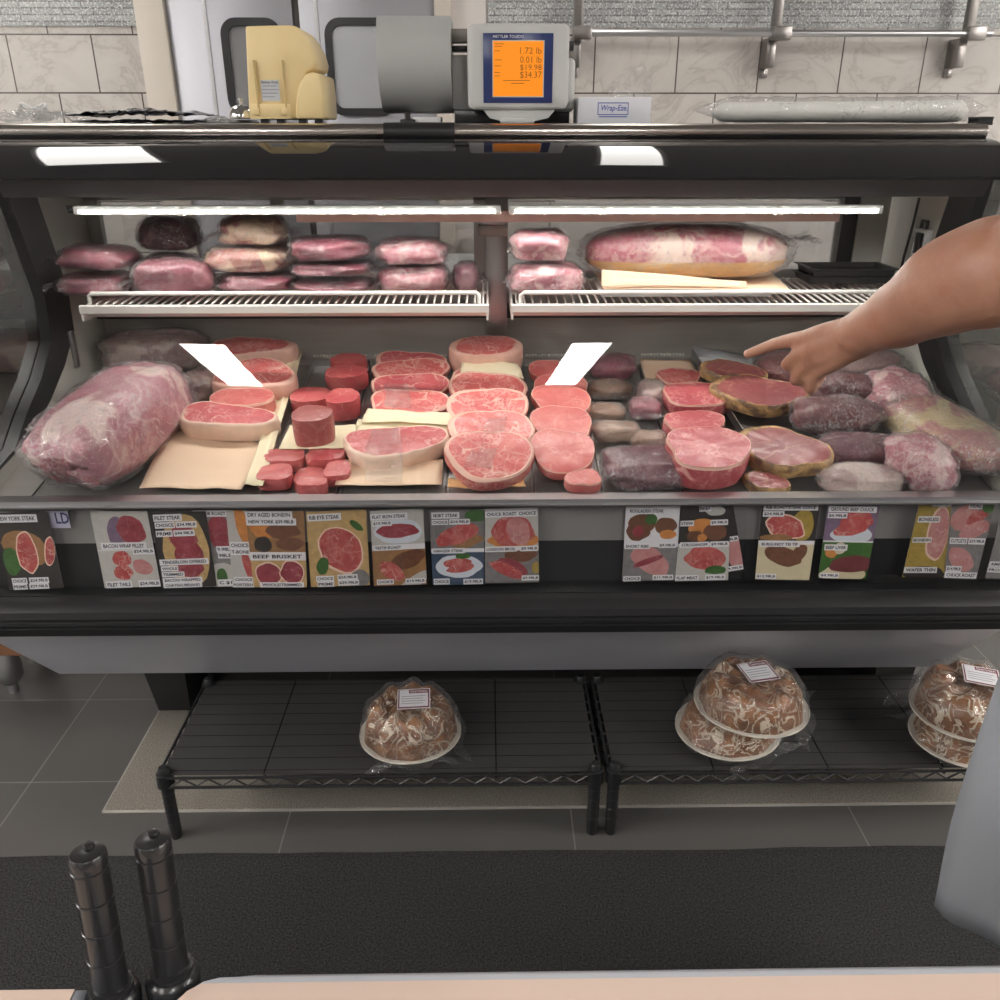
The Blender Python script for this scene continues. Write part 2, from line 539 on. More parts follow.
MB().box((X0, Y0, -0.1), (X1, WALL_Y, 0)).single('floor', M['floor'], 'dark grey tiled shop floor with thin pale grout', kind='structure', loc=(0, 0, 0))
MB().box((X0, Y0, CEIL), (X1, WALL_Y, CEIL + 0.1)).single('ceiling', M['ceil'], 'white shop ceiling', kind='structure', loc=(0, 0, CEIL))
MB().box((X0 - 0.1, WALL_Y, -0.1), (X1 + 0.1, WALL_Y + 0.1, CEIL)).single('wall_back', M['wall_tile'], 'veined beige tile wall behind the display case', kind='structure', loc=(0, 0, 0))
MB().box((X0 - 0.1, Y0, -0.1), (X0, WALL_Y, CEIL)).single('wall_left', M['paint'], 'plain painted side wall of the shop', kind='structure', loc=(0, 0, 0))
MB().box((X1, Y0, -0.1), (X1 + 0.1, WALL_Y, CEIL)).single('wall_right', M['paint'], 'plain painted wall on the other side of the shop', kind='structure', loc=(0, 0, 0))
MB().box((X0 - 0.1, Y0 - 0.1, -0.1), (X1 + 0.1, Y0, CEIL)).single('wall_front', M['paint'], 'plain painted wall behind the customer', kind='structure', loc=(0, 0, 0))

WY = WALL_Y


def wx(px, py, Y=None):
    return PY(px, py, WY if Y is None else Y).x


zm = PY(60, 26, WY).z
zmr = PY(700, 28, WY).z
xd0, xd1 = wx(141, 26), wx(488, 26)
MB().box((X0, WY - 0.006, zm), (xd0, WY + 0.01, zm + 0.32)).single('trim_1', M['mosaic'], 'band of grey glass mosaic over the tiles beside the steel door', kind='structure', loc=(0, 0, 0))
MB().box((xd1, WY - 0.006, zmr), (X1, WY + 0.01, zmr + 0.32)).single('trim_2', M['mosaic'], 'band of grey glass mosaic behind the steel wall rack', kind='structure', loc=(0, 0, 0))
# steel swing doors in a beige frame
dl, dm, dr = wx(175, 60), wx(301, 60), wx(436, 60)
M['door_dark'] = flat('dark_gap', (0.05, 0.045, 0.04), 0.5)
fr = MB()
fr.box((wx(146, 60), WY - 0.05, 0), (dl, WY + 0.02, 2.25), 0.004)
fr.box((dr, WY - 0.05, 0), (wx(452, 60), WY + 0.02, 2.25), 0.004)
fr.box((wx(146, 60), WY - 0.05, 2.16), (wx(452, 60), WY + 0.02, 2.25), 0.004)
fr.single('trim_3', M['trim'], 'beige metal frame around the two steel doors', kind='structure', loc=(0, 0, 0))
M['pale_panel'] = flat('pale_wall_panel', (0.74, 0.69, 0.66), 0.4, 0, 0.03)
MB().box((wx(452, 60), WY - 0.008, 0), (wx(486, 60), WY + 0.02, 2.3)).single('trim_4', M['pale_panel'], 'plain pale strip of wall beside the steel doors', kind='structure', loc=(0, 0, 0))


def rrect(x0, x1, z0, z1, r, n=6):
    out = []
    for cx, cz, a in ((x1 - r, z1 - r, 0), (x0 + r, z1 - r, 90), (x0 + r, z0 + r, 180), (x1 - r, z0 + r, 270)):
        for k in range(n + 1):
            t = math.radians(a + 90 * k / n)
            out.append((cx + r * math.cos(t), cz + r * math.sin(t)))
    return out


M['door_glass'] = flat('door_window', (0.30, 0.30, 0.31), 0.12, 0.3, 0.25, 5)
M['door_glass_b'] = flat('door_window_pale', (0.46, 0.47, 0.49), 0.25, 0.3, 0.10, 8)
for k, (a, b, w0, w1) in enumerate(((dl, dm - 0.012, 220, 290), (dm + 0.012, dr, 324, 397))):
    d = MB().box((a, WY - 0.03, 0.01), (b, WY - 0.002, 2.15), 0.003).single('door_%d' % (k + 1), M['door_steel'],
        ('brushed steel swing door, the one behind the cream tape dispenser', 'brushed steel swing door, the one behind the grey scale housing')[k], kind='structure', loc=(0, 0, 0))
    p0, p1 = PY(w0, 18, WY - 0.03), PY(w1, 116, WY - 0.03)
    o = rrect(p0.x, p1.x, p1.z, p0.z, 0.055)
    i = rrect(p0.x + 0.026, p1.x - 0.026, p1.z + 0.026, p0.z - 0.026, 0.032)
    g = MB()
    g.loft([[Vector((x, WY - 0.031, z)) for x, z in o], [Vector((x, WY - 0.05, z)) for x, z in o], [Vector((x, WY - 0.05, z)) for x, z in i], [Vector((x, WY - 0.031, z)) for x, z in i]], True, False)
    g.part('window_gasket', M['gasket'], d)
    MB().prism(i, lambda x, z: Vector((x, WY - 0.040, z)), lambda x, z: Vector((x, WY - 0.0305, z))).part('window_pane', (M['door_glass'], M['door_glass_b'])[k], d)
    for px in ((208,), (318,))[k]:
        x = wx(px, 40, WY - 0.03)
        MB().box((x - 0.006, WY - 0.034, 0.02), (x + 0.006, WY - 0.029, 2.14)).part('seam_strip', M['steel'], d)
MB().box((dm - 0.011, WY - 0.02, 0.01), (dm + 0.011, WY - 0.001, 2.15)).single('trim_5', M['door_dark'], 'dark gap between the two steel doors', kind='structure', loc=(0, 0, 0))

# wall rack
rk = thing('wall_rack', 'steel bar rack on three brackets along the tiled wall', 'rack', (wx(775, 33), WY - 0.1, PY(775, 33, WY).z))
a, b = PY(577, 33, WY - 0.12), PY(992, 33, WY - 0.12)
MB().tube([a, (b.x, b.y, a.z)], 0.011, 14).part('rail', M['steel'], rk)
zr = a.z
M['bracket'] = brushed('bracket_steel', (0.30, 0.28, 0.27), 0.35)
for px in (578, 776, 969):
    p = PY(px, 33, WY - 0.1)
    q = PY(px - 3, 78, WY)
    br = MB()
    br.box((p.x - 0.016, WY - 0.105, zr - 0.02), (p.x + 0.016, WY - 0.075, zr + 0.30), 0.003)
    br.box((p.x - 0.016, WY - 0.09, zr + 0.27), (p.x + 0.016, WY - 0.007, zr + 0.30), 0.003)
    br.box((p.x - 0.02, WY - 0.14, zr - 0.022), (p.x + 0.045, WY - 0.10, zr + 0.022), 0.004)
    bo = br.part('bracket', M['bracket'], rk)
    pl = MB().box((p.x - 0.020, WY - 0.08, q.z + 0.03), (p.x + 0.013, WY - 0.0005, zr - 0.01), 0.003).box((p.x - 0.019, WY - 0.012, q.z), (p.x + 0.012, WY - 0.0005, q.z + 0.04), 0.002)
    po = pl.part('wall_plate', M['bracket'], bo)
    MB().lathe([(0, 0), (0.006, 0), (0.004, 0.005), (0, 0.006)], (p.x - 0.003, WY - 0.012, q.z + 0.016), (0, -1, 0), 10).part('bolt', M['steel'], bo)

# ceiling light troffers
M['diffuser'] = emis('light_diffuser', (1.0, 0.97, 0.93), 46.0)
M['diffuser_aisle'] = emis('aisle_light_diffuser', (1.0, 0.97, 0.93), 8.0)
lights = [(-1.52, 2.85, 0.20, 0.55, -17, 'over the work aisle by the steel doors'), (0.53, 2.85, 0.11, 0.58, 4, 'over the middle of the work aisle'), (2.9, 2.85, 0.26, 0.58, 0, 'over the far end of the work aisle'),
          (-1.59, -1.85, 0.115, 0.78, 6, 'over the customer floor on the side of the steel doors'), (0.50, -1.85, 0.105, 0.78, 2, 'right behind the customer in the middle of the floor'),
          (3.6, -1.1, 0.3, 0.6, 0, 'over the customer floor behind the clerk'), (-3.6, -1.1, 0.3, 0.6, 0, 'near the plain wall behind the customer'), (3.6, 0.6, 0.3, 0.6, 0, 'beside the clerk near the plain wall'), (-3.6, 0.6, 0.3, 0.6, 0, 'near the plain wall beside the neighbouring counter')]  # these four side fixtures are unseen, added only as fill light
for x, y, hw, hl, yw, w in lights:
    t = thing('ceiling_light', 'long white ceiling light ' + w, 'ceiling light', (x, y, CEIL), 'ceiling lights of the shop')
    x_, y_, x, y = x, y, 0.0, 0.0
    t.location = (0, 0, 0)
    f = MB()
    for lo, hi in (((-hw - .02, -hl - .02), (hw + .02, -hl)), ((-hw - .02, hl), (hw + .02, hl + .02)), ((-hw - .02, -hl), (-hw, hl)), ((hw, -hl), (hw + .02, hl))):
        f.box((x + lo[0], y + lo[1], CEIL - 0.03), (x + hi[0], y + hi[1], CEIL))
    f.part('frame', M['white'], t)
    MB().box((x - hw, y - hl, CEIL - 0.02), (x + hw, y + hl, CEIL - 0.012)).part('diffuser', M['diffuser_aisle' if y_ > 2 else 'diffuser'], t)
    t.location = (x_, y_, 0)
    t.rotation_euler = (0, 0, -math.radians(yw))

# work table and boxes behind the case, seen through its rear doors
tb = thing('work_table', 'white topped work table behind the case', 'table', (0.6, 3.05, 0))
MB().box((-0.3, 2.8, 0.90), (1.5, 3.35, 0.93), 0.004).part('table_top', M['white'], tb)
for x in (-0.25, 1.45):
    for y in (2.85, 3.3):
        MB().box((x - 0.02, y - 0.02, 0), (x + 0.02, y + 0.02, 0.90)).part('leg', M['steel'], tb)
# ------------------------------------------------------------------ the refrigerated display case
L = 0.955
case = thing('display_case', 'black trimmed curved glass refrigerated meat display case', 'display case', (0, 1.75, 0))
GY, GZ, GA, GB = 1.80, 0.45, 0.466, 0.897
T0 = math.degrees(math.asin((0.772 - GZ) / GB))


def gpt(t, inset=0.0):
    t = math.radians(t)
    return (GY - (GA - inset) * math.cos(t), GZ + (GB - inset) * math.sin(t))


T1 = math.degrees(math.asin((1.2835 - GZ) / GB))
pts = [gpt(t) for t in [T0 + (T1 - T0) * i / 22 for i in range(23)]]
MB().loft([[Vector((x, y, z)) for y, z in pts] for x in (-L, L)], False).part('front_glass', M['glass'], case, angle=180)
pts = [gpt(T1 + (90 - T1) * i / 14) for i in range(15)] + [gpt(90 - (90 - T1) * i / 14, 0.006) for i in range(15)]
MB().extx(pts, -L, L).part('black_glass_band', M['black_gloss'], case)
# top: bullnose, deck
MB().tube([(-L, 1.800, 1.357), (L, 1.800, 1.357)], 0.0155, 16).part('bullnose', M['bullnose'], case)
MB().box((-L, 1.80, 1.350), (L, 2.13, 1.371), 0.003).part('top_deck', M['black_satin'], case)
pc, pd = PY(384, 127, 1.8), PY(455, 141, 1.8)
MB().tube([(pc.x, 1.800, 1.357), (pd.x, 1.800, 1.357)], 0.0175, 20).part('bullnose_sleeve', M['black_satin'], case)
# canopy under the black band
c = MB().extx([(1.70, 1.2445), (1.675, 1.29), (1.70, 1.32), (2.034, 1.33), (2.034, 1.2445)], -0.925, 0.925)
c.part('canopy', M['canopy'], case)
# LED strip under the canopy
M['led_body'] = flat('led_rail', (0.75, 0.75, 0.72), 0.4)
M['led'] = emis('led_lamp', (1.0, 0.97, 0.90), 60.0)
M['led_cover'] = emis('led_cover', (1.0, 0.97, 0.92), 1.8)
xa, xb = PY(76, 210, 1.73).x, PY(882, 201, 1.73).x
mid = PY(505, 208, 1.73).x
for k, (a, b) in enumerate(((xa, mid - 0.008), (mid + 0.008, xb))):
    st = MB().box((a, 1.716, 1.212), (b, 1.742, 1.228), 0.003).part('led_rail', M['led_body'], case)
    MB().box((a + 0.01, 1.712, 1.214), (b - 0.01, 1.717, 1.222), 0.001).part('led_cover', M['led_cover'], st)
    n = 19 if k == 0 else 17
    for i in range(n):
        x = a + (b - a) * (i + 0.5) / n
        MB().box((x - 0.005, 1.7095, 1.2155), (x + 0.005, 1.7125, 1.2205), 0.001).part('led', M['led'], st)
    for x in (a + (b - a) * 0.25, a + (b - a) * 0.72):
        MB().box((x - 0.006, 1.7135, 1.2105), (x + 0.006, 1.744, 1.228), 0.001).part('clip', M['white_enamel'], st)
MB().tube([(xa - 0.012, 1.73, 1.228), (xa - 0.012, 1.73, 1.219), (xa, 1.73, 1.219)], 0.006, 8).part('led_cable', M['gasket'], case)
# body: back, floor, deck
M['case_white'] = M['white_enamel']
MB().extx([(1.46, 0.50), (1.46, 0.434), (1.67, 0.198), (2.12, 0.198), (2.12, 0.50)], -1.022, 1.022).part('lower_body', M['panel_grey'], case, angle=20)
M['strip_brown'] = flat('brown_strip', (0.10, 0.085, 0.07), 0.4, 0.4, 0.1)
MB().box((-L, 1.36, 0.497), (L, 1.4595, 0.515)).part('kick_strip', M['strip_brown'], case)
bp = [(1.42, 0.515), (1.335, 0.515), (1.322, 0.522), (1.318, 0.538), (1.324, 0.541), (1.318, 0.544), (1.318, 0.551), (1.324, 0.554), (1.319, 0.557), (1.322, 0.570), (1.332, 0.579), (1.345, 0.582), (1.42, 0.582)]
MB().extx(bp, -L, L).part('bumper', M['black_satin'], case, angle=30)
MB().box((-L, 1.395, 0.5825), (L, 1.41, 0.672)).part('sign_back', M['gasket'], case)
M['grey_band'] = flat('grey_band', (0.33, 0.32, 0.31), 0.4, 0.3, 0.06)
MB().box((-L, 1.395, 0.672), (L, 1.408, 0.748)).part('fascia_band', M['grey_band'], case)
MB().box((-L, 1.362, 0.586), (L, 1.365, 0.762)).part('sign_cover', M['clear'], case)
MB().box((-L, 1.359, 0.5815), (L, 1.381, 0.5845)).part('sign_channel', M['black_satin'], case)
MB().extx([(1.380, 0.750), (1.378, 0.7635), (1.360, 0.7635), (1.360, 0.7585), (1.352, 0.7585), (1.350, 0.762), (1.356, 0.7645), (1.356, 0.771), (1.385, 0.771), (1.390, 0.758), (1.408, 0.752), (1.408, 0.748)], -L, L).part('front_sill', M['steel'], case, angle=25)
MB().extx([(1.409, 0.728), (2.03, deck_z(2.03) - 0.030), (2.03, deck_z(2.03) - 0.022), (1.409, deck_z(1.409) - 0.022)], -0.93, 0.93).part('deck_pan', M['steel_wall'], case)
MB().extx([(1.412, 0.51), (2.03, 0.51), (2.03, 0.83), (1.412, 0.71)], -0.93, 0.93).part('inner_body', M['black_satin'], case)
# rear wall: steel panel low, framed sliding doors above
MB().box((-L, 2.035, 0.50), (L, 2.06, 1.035)).part('rear_wall', M['steel_wall'], case)
MB().box((-0.93, 2.00, 0.956), (0.93, 2.034, 0.984)).part('air_return', M['gasket'], case)  # plain black strip across the rear wall, below the shelf
M['rear_glass'] = pane_mat('rear_door_glass', (0.74, 0.74, 0.74), 1.6)
M['alu'] = flat('aluminium_frame', (0.55, 0.55, 0.53), 0.35, 0.6, 0.05)
for k, (a, b) in enumerate(((-0.93, -0.02), (0.0, 0.83))):
    f = MB()
    y0, y1 = (2.04, 2.06) if k == 0 else (2.065, 2.085)
    f.box((a, y0, 1.04), (a + 0.03, y1, 1.235)).box((b - 0.03, y0, 1.04), (b, y1, 1.235)).box((a, y0, 1.036), (b, y1, 1.055)).box((a, y0, 1.215), (b, y1, 1.235))
    d = f.part('rear_door', M['alu'], case)
    MB().box((a + 0.03, y0 + 0.008, 1.055), (b - 0.03, y0 + 0.011, 1.215)).part('door_pane', M['rear_glass'], d)
    if k == 0:
        MB().box((a + 0.42, y0 + 0.001, 1.05), (a + 0.45, y1, 1.22)).part('stile', M['alu'], d)
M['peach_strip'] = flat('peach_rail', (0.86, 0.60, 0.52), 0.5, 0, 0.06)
MB().box((PY(296, 215, 1.78).x, 1.78, PY(500, 222, 1.78).z), (PY(840, 215, 1.78).x, 1.784, PY(500, 211, 1.78).z)).part('rear_rail', M['peach_strip'], case)  # added peach strip standing in for a reflection below the LED
# centre post, catch
xp0, xp1 = PY(486, 320, 1.99).x, PY(507, 320, 1.99).x
MB().box((xp0, 1.985, 0.885), (xp1, 2.022, 1.232), 0.002).part('centre_post', M['steel'], case)
q = PY(493, 230, 1.96)
ct = MB().box((q.x - 0.033, 1.945, q.z - 0.012), (q.x + 0.033, 1.984, q.z + 0.012), 0.004).part('shelf_catch', M['white_enamel'], case)
MB().box((q.x - 0.028, 1.942, q.z + 0.012), (q.x + 0.028, 1.984, q.z + 0.030), 0.004).part('catch_cap', M['steel'], ct)
# black post and cream post at the end of the rear opening
x = PY(845, 225, 2.03).x
MB().box((x - 0.018, 2.005, 1.04), (x + 0.016, 2.034, 1.235)).part('rear_jamb', M['gasket'], case)
MB().box((x + 0.016, 2.00, 0.90), (x + 0.085, 2.034, 1.235), 0.002).part('rear_pillar', M['white_enamel'], case)
# end walls with a hollow front edge
edge = []
for px, py in ((40, 200), (57, 250), (70, 290), (76, 330), (67, 365), (53, 400), (30, 440), (0, 490)):
    best = None
    d = ray(px, py)
    t = (-0.925 - CAM.x) / d.x
    p = CAM + d * t
    edge.append((p.y, p.z))
edge = [(edge[0][0] - 0.01, 1.32)] + edge
edge = [(max(1.39, y), z) for y, z in edge]
edge[-1] = (1.405, 0.765)
for s, w in ((-1, 'left'), (1, 'right')):
    poly = edge + [(1.405, 0.50), (2.12, 0.50), (2.12, 1.35), (edge[0][0], 1.35)]
    MB().prism(poly, lambda y, z: Vector((s * 0.93, y, z)), lambda y, z: Vector((s * 0.953, y, z))).part('end_wall', M['white_enamel'], case)
    # dark gasket band along the hollow edge
    band = []
    n = len(edge)
    for i, (y, z) in enumerate(edge):
        band.append((max(y - (0.105 if i < n - 2 else 0.05 if i == n - 2 else 0.015), gpt(math.degrees(math.asin(min(1, max(0, (z - GZ) / GB)))))[0] + 0.008), z))
    bm_ = MB()
    bm_.loft([[Vector((s * 0.929, y, z)) for y, z in edge], [Vector((s * 0.929, y, z)) for y, z in band], [Vector((s * 0.952, y, z)) for y, z in band], [Vector((s * 0.952, y, z)) for y, z in edge]], False)
    bm_.part('end_gasket', M['gasket'], case, angle=30)
    # clear end panel between the hollow edge and the front glass
    g = [gpt(t) for t in [T0 + (90 - T0) * i / 20 for i in range(21)]]
    poly = [(y + 0.001, z) for y, z in g] + [(edge[0][0], 1.346)] + edge[1:] + [(1.37, 0.775)]
    MB().prism(poly, lambda y, z: Vector((s * 0.9535, y, z)), lambda y, z: Vector((s * 0.9555, y, z))).part('end_glass', M['end_glass'], case, smooth=False)
    MB().extx([(1.38, 0.515), (2.12, 0.515), (2.12, 0.77), (1.38, 0.77)], s * 0.954, s * 0.962).part('end_cladding', M['black_satin'], case)
# clips on the left end wall
q = PY(72, 345, 1.86)
MB().box((-0.930, 1.845, 0.88), (-0.922, 1.862, 0.96), 0.002).part('shelf_clip', M['steel'], case)
# feet
for x in (-0.83, 0.99):
    MB().loft([[Vector((x - 0.03, 1.78, .0076)), Vector((x + 0.05, 1.78, .0076)), Vector((x + 0.05, 2.05, .0076)), Vector((x - 0.03, 2.05, .0076))], [Vector((x - 0.05, 1.76, 0.1985)), Vector((x + 0.06, 1.76, 0.1985)), Vector((x + 0.06, 2.08, 0.1985)), Vector((x - 0.05, 2.08, 0.1985))]]).part('foot', M['black_satin'], case)
MB().box((-0.86, 2.095, 0.0078), (1.0, 2.115, 0.198)).part('rear_kick', M['black_satin'], case)

# ---- wire shelves inside the case
def case_shelf(a, b, label):
    t = thing('wire_shelf', label, 'shelf', ((a + b) / 2, 1.88, 1.03), 'white wire shelves inside the case')
    zf, zb, yf, yb = 1.034, 1.048, 1.735, 1.98
    w = MB()
    n = max(6, int((b - a) / 0.0165))
    for i in range(n):
        x = a + 0.012 + (b - a - 0.024) * i / (n - 1)
        w.tube([(x, yf + 0.008, zf + 0.003), (x, yb, zb + 0.003)], 0.0022, 6)
    for f in (0.0, 0.5, 1.0):
        w.tube([(a + 0.006, yf + 0.012 + (yb - yf - 0.014) * f, zf - 0.003 + (zb - zf) * f), (b - 0.006, yf + 0.012 + (yb - yf - 0.014) * f, zf - 0.003 + (zb - zf) * f)], 0.0032, 8)
    w.part('wire_deck', M['white_wire'], t)
    MB().extx([(yf, zf + 0.004), (yf - 0.006, zf + 0.002), (yf - 0.006, zf - 0.012), (yf + 0.012, zf - 0.022), (yf + 0.016, zf - 0.020), (yf, zf - 0.010)], a, b).part('front_lip', M['white_wire'], t, angle=30)
    r = 0.0042
    z2 = zf + 0.026
    MB().tube([(a + 0.020, yf + 0.004, zf), (a + 0.020, yf + 0.004, z2 - 0.006), (a + 0.026, yf + 0.004, z2), (b - 0.026, yf + 0.004, z2), (b - 0.020, yf + 0.004, z2 - 0.006), (b - 0.020, yf + 0.004, zf)], r, 10).part('retaining_rod', M['white_wire'], t)
    for x in (a + 0.001, b - 0.005):
        MB().extx([(yf - 0.004, zf - 0.028), (yb, zb - 0.05), (yb, zb - 0.004), (yf - 0.004, zf - 0.004)], x, x + 0.004).part('bracket', M['white_wire'], t)
    return t


sa, sb = PY(78, 303, 1.73).x, PY(489, 303, 1.73).x
sc, sd = PY(511, 300, 1.73).x, PY(868, 300, 1.73).x
case_shelf(sa, sb, 'white wire shelf in the case carrying the dark purple packs')
case_shelf(sc, 0.885, 'white wire shelf in the case carrying the long marbled roast')


def shelf_z(Y):
    return 1.034 + 0.0055 + (Y - 1.735) / 0.26 * 0.014


# thermometer on the right end wall
t = thing('thermometer', 'small white thermometer with black screen hung on the white end wall', 'thermometer', (0.925, 1.99, 1.10))
q = PY(912, 243, 1.90)
y = 1.90
zc = q.z
MB().box((0.915, y - 0.03, zc - 0.035), (0.929, y + 0.03, zc + 0.03), 0.003).part('body', M['white'], t)
MB().box((0.913, y - 0.022, zc - 0.022), (0.9152, y + 0.022, zc + 0.022), 0.001).part('screen', M['black_gloss'], t)
MB().tube([(0.922, y - 0.012, zc + 0.03), (0.922, y - 0.012, zc + 0.045), (0.922, y + 0.012, zc + 0.045), (0.922, y + 0.012, zc + 0.03)], 0.004, 8).part('hook', M['gasket'], t)
MB().tube([(0.926, 1.955, 1.225), (0.926, 1.96, 1.17), (0.926, 1.975, 1.10), (0.926, 1.98, 1.05)], 0.003, 8).part('probe_cable', M['gasket'], t)
# ------------------------------------------------------------------ meat
SIG = math.atan(DK)


def frame(p, tilt=0.0, yaw=0.0, slope=True, roll=0.0):
    m = Matrix.Translation(p)
    if slope: m = m @ Matrix.Rotation(SIG, 4, 'X')
    return m @ Matrix.Rotation(math.radians(yaw), 4, 'Z') @ Matrix.Rotation(math.radians(tilt), 4, 'X') @ Matrix.Rotation(math.radians(roll), 4, 'Y')


SHAPES = {  # radius by angle: harmonics (k, cos, sin)
    'oval': [],
    'ribeye': [(1, 0.05, 0.03), (2, 0.05, -0.04), (3, 0.05, 0.05)],
    'strip': [(2, 0.10, 0.0), (3, 0.10, 0.06), (1, 0.10, 0)],
    'tbone': [(2, 0.06, 0.05), (3, 0.10, -0.08), (1, 0.06, 0.05)],
    'round': [(2, 0.04, -0.06), (3, -0.05, 0.06), (4, 0.03, 0.0)],
    'chuck': [(2, 0.02, 0.03), (3, 0.04, 0.04), (5, 0.02, 0.02)],
    'filet': [(2, 0.03, 0.03), (3, 0.03, -0.03)],
    'plank': [(2, 0.12, 0.0), (4, 0.06, 0.03), (3, 0.04, 0.03)],
}


def outline(shape, w, l, n=56, sq=2.4, seed=0):
    rnd = random.Random(seed)
    ph = rnd.uniform(-0.3, 0.3)
    out = []
    for i in range(n):
        a = 2 * PI * i / n
        c, s = math.cos(a), math.sin(a)
        r = 1.0 / (abs(c) ** sq + abs(s) ** sq) ** (1 / sq)
        k = 1.0 + sum(x * math.cos(q * (a + ph)) + y * math.sin(q * (a + ph)) for q, x, y in SHAPES[shape])
        k += 0.035 * noise.noise(Vector((c * 2.3, s * 2.3, seed * 3.1)))
        out.append((c * r * k * w / 2, s * r * k * l / 2, a))
    xs = [p[0] for p in out]; ys = [p[1] for p in out]
    cx, cy = (max(xs) + min(xs)) / 2, (max(ys) + min(ys)) / 2
    sx, sy = w / (max(xs) - min(xs)), l / (max(ys) - min(ys))
    return [((x - cx) * sx, (y - cy) * sy, a) for x, y, a in out]


def steak_rings(ol, T, fw, seed, rough=0.0022):
    """rings of local points: lean top, fat rim with sides, lean bottom"""
    n = len(ol)
    def zt(x, y, s):
        dome = T - 0.0015 * s ** 3
        rough_ = rough * min(1.0, s * 1.6)
        return dome + rough_ * noise.noise(Vector((x * 45, y * 45, seed * 1.7))) + rough_ * 0.6 * noise.noise(Vector((x * 120, y * 120, seed)))
    def ring(s_fn, z_fn):
        r = []
        for x, y, a in ol:
            s = s_fn(a)
            r.append(Vector((x * s, y * s, z_fn(x * s, y * s, s))))
        return r
    f = lambda a: 1.0 - fw(a)
    lean_top = [ring(lambda a, q=q: f(a) * q, zt) for q in (0.02, 0.25, 0.45, 0.65, 0.85, 1.0)]
    rim = [ring(f, zt),
           ring(lambda a: 1 - fw(a) * 0.45, lambda x, y, s: zt(x, y, s) + 0.0006),
           ring(lambda a: 0.985, lambda x, y, s: zt(x, y, s) - T * 0.05),
           ring(lambda a: 1.005, lambda x, y, s: T * 0.85),
           ring(lambda a: 1.015, lambda x, y, s: T * 0.5),
           ring(lambda a: 1.0, lambda x, y, s: T * 0.15),
           ring(lambda a: 0.975, lambda x, y, s: 0.0)]
    bottom = [ring(lambda a: 0.975, lambda x, y, s: 0.0), ring(lambda a: 0.02, lambda x, y, s: 0.0)]
    return lean_top, rim, bottom


def steak(name, label, cat, group, p, w, l, T, shape='ribeye', lean='red', fat='fat', fw=0.06, fat_at=None, tilt=0, yaw=0, slope=True, seed=0, sq=2.4, roll=0.0, rough=0.0022, side='lean'):
    """a cut slab; p is the middle of its underside in the world"""
    ol = outline(shape, w, l, seed=seed, sq=sq)
    if fat_at is None:
        fwf = lambda a: fw * (1 + 0.5 * math.sin(2 * a + seed))
    else:
        a0, ext, wid = fat_at     # thicker fat on one side
        def fwf(a):
            d = (a - math.radians(a0) + PI) % (2 * PI) - PI
            return max(0.015, fw) + ext * math.exp(-(d / math.radians(wid)) ** 2)
    T_, R_, B_ = steak_rings(ol, T, fwf, seed, rough)
    m = frame(p, tilt, yaw, slope, roll)
    tr = lambda rs: [[m @ v for v in r] for r in rs]
    if fw <= 0 and fat_at is None:
        mb = MB()
        mb.loft(tr(T_[:]), True, False)
        mb = MB()
        mb.loft(tr(T_ + R_[2:] + B_[1:]))
        return mb.single(name, M[lean], label, cat, group, loc=p, angle=60)
    t = thing(name, label, cat, p, group)
    mb = MB(); mb.loft(tr(T_), True, False); mb.raw([m @ v for v in T_[0]], [list(range(len(ol)))]); mb.loft(tr(B_), True, False)
    bmesh.ops.remove_doubles(mb.bm, verts=mb.bm.verts[:], dist=1e-6)
    mb.part('lean_meat', M[lean], t, angle=60)
    if side == 'lean':
        mb2 = MB(); mb2.loft(tr(R_[:4]), True, False).part('fat_edge', M[fat], t, angle=60)
        MB().loft(tr(R_[3:]), True, False).part('cut_side', M[lean], t, angle=60)
    else:
        MB().loft(tr(R_), True, False).part('fat_edge', M[fat], t, angle=60)
    return t


def crease(d, seed):
    # sharp folds of tight film: a small step up along the borders of irregular cells
    f = noise.voronoi(Vector((d.x * 3.1 + seed, d.y * 3.1, d.z * 2.2)) + 0.35 * noise.noise_vector(d * 3))[0]
    return 0.035 * max(0.0, 1 - (f[1] - f[0]) * 7)


def blob_pts(w, l, h, e1, e2, lumps, seed, nu=40, nv=18, grow=1.0, flat_b=0.16, crumple=0.0):
    rows = []
    for j in range(nv + 1):
        ph = -PI / 2 + PI * j / nv
        cz, sz = math.cos(ph), math.sin(ph)
        row = []
        for i in range(nu):
            a = 2 * PI * i / nu
            c, s = math.cos(a), math.sin(a)
            sg = lambda v, e: math.copysign(abs(v) ** e, v)
            x = sg(cz, e1) * sg(c, e2); y = sg(cz, e1) * sg(s, e2); z = sg(sz, e1)
            d = Vector((x, y, z))
            k = grow * (1 + lumps * (noise.noise(d * 1.4 + Vector((seed * 5.3, 0, 0))) + 0.5 * noise.noise(d * 3.2 + Vector((0, seed * 3.7, 0))) + 0.22 * noise.noise(d * 8 + Vector((0, 0, seed * 2.9)))) + crumple * (0.5 - abs(noise.noise(d * 4.5 + Vector((seed, 2, 0)))) - 0.5 * abs(noise.noise(d * 10 + Vector((seed, 7, 0))))) + (crease(d, seed) if crumple else 0.0))
            q = Vector((x * w / 2 * k, y * l / 2 * k, z * h / 2 * k))
            zb = -h / 2 * (1 - flat_b)
            if q.z < zb: q.z = zb + (q.z - zb) * 0.15
            q.z += h / 2 * (1 - flat_b * 0.85)
            row.append(q)
        rows.append(row)
    return rows


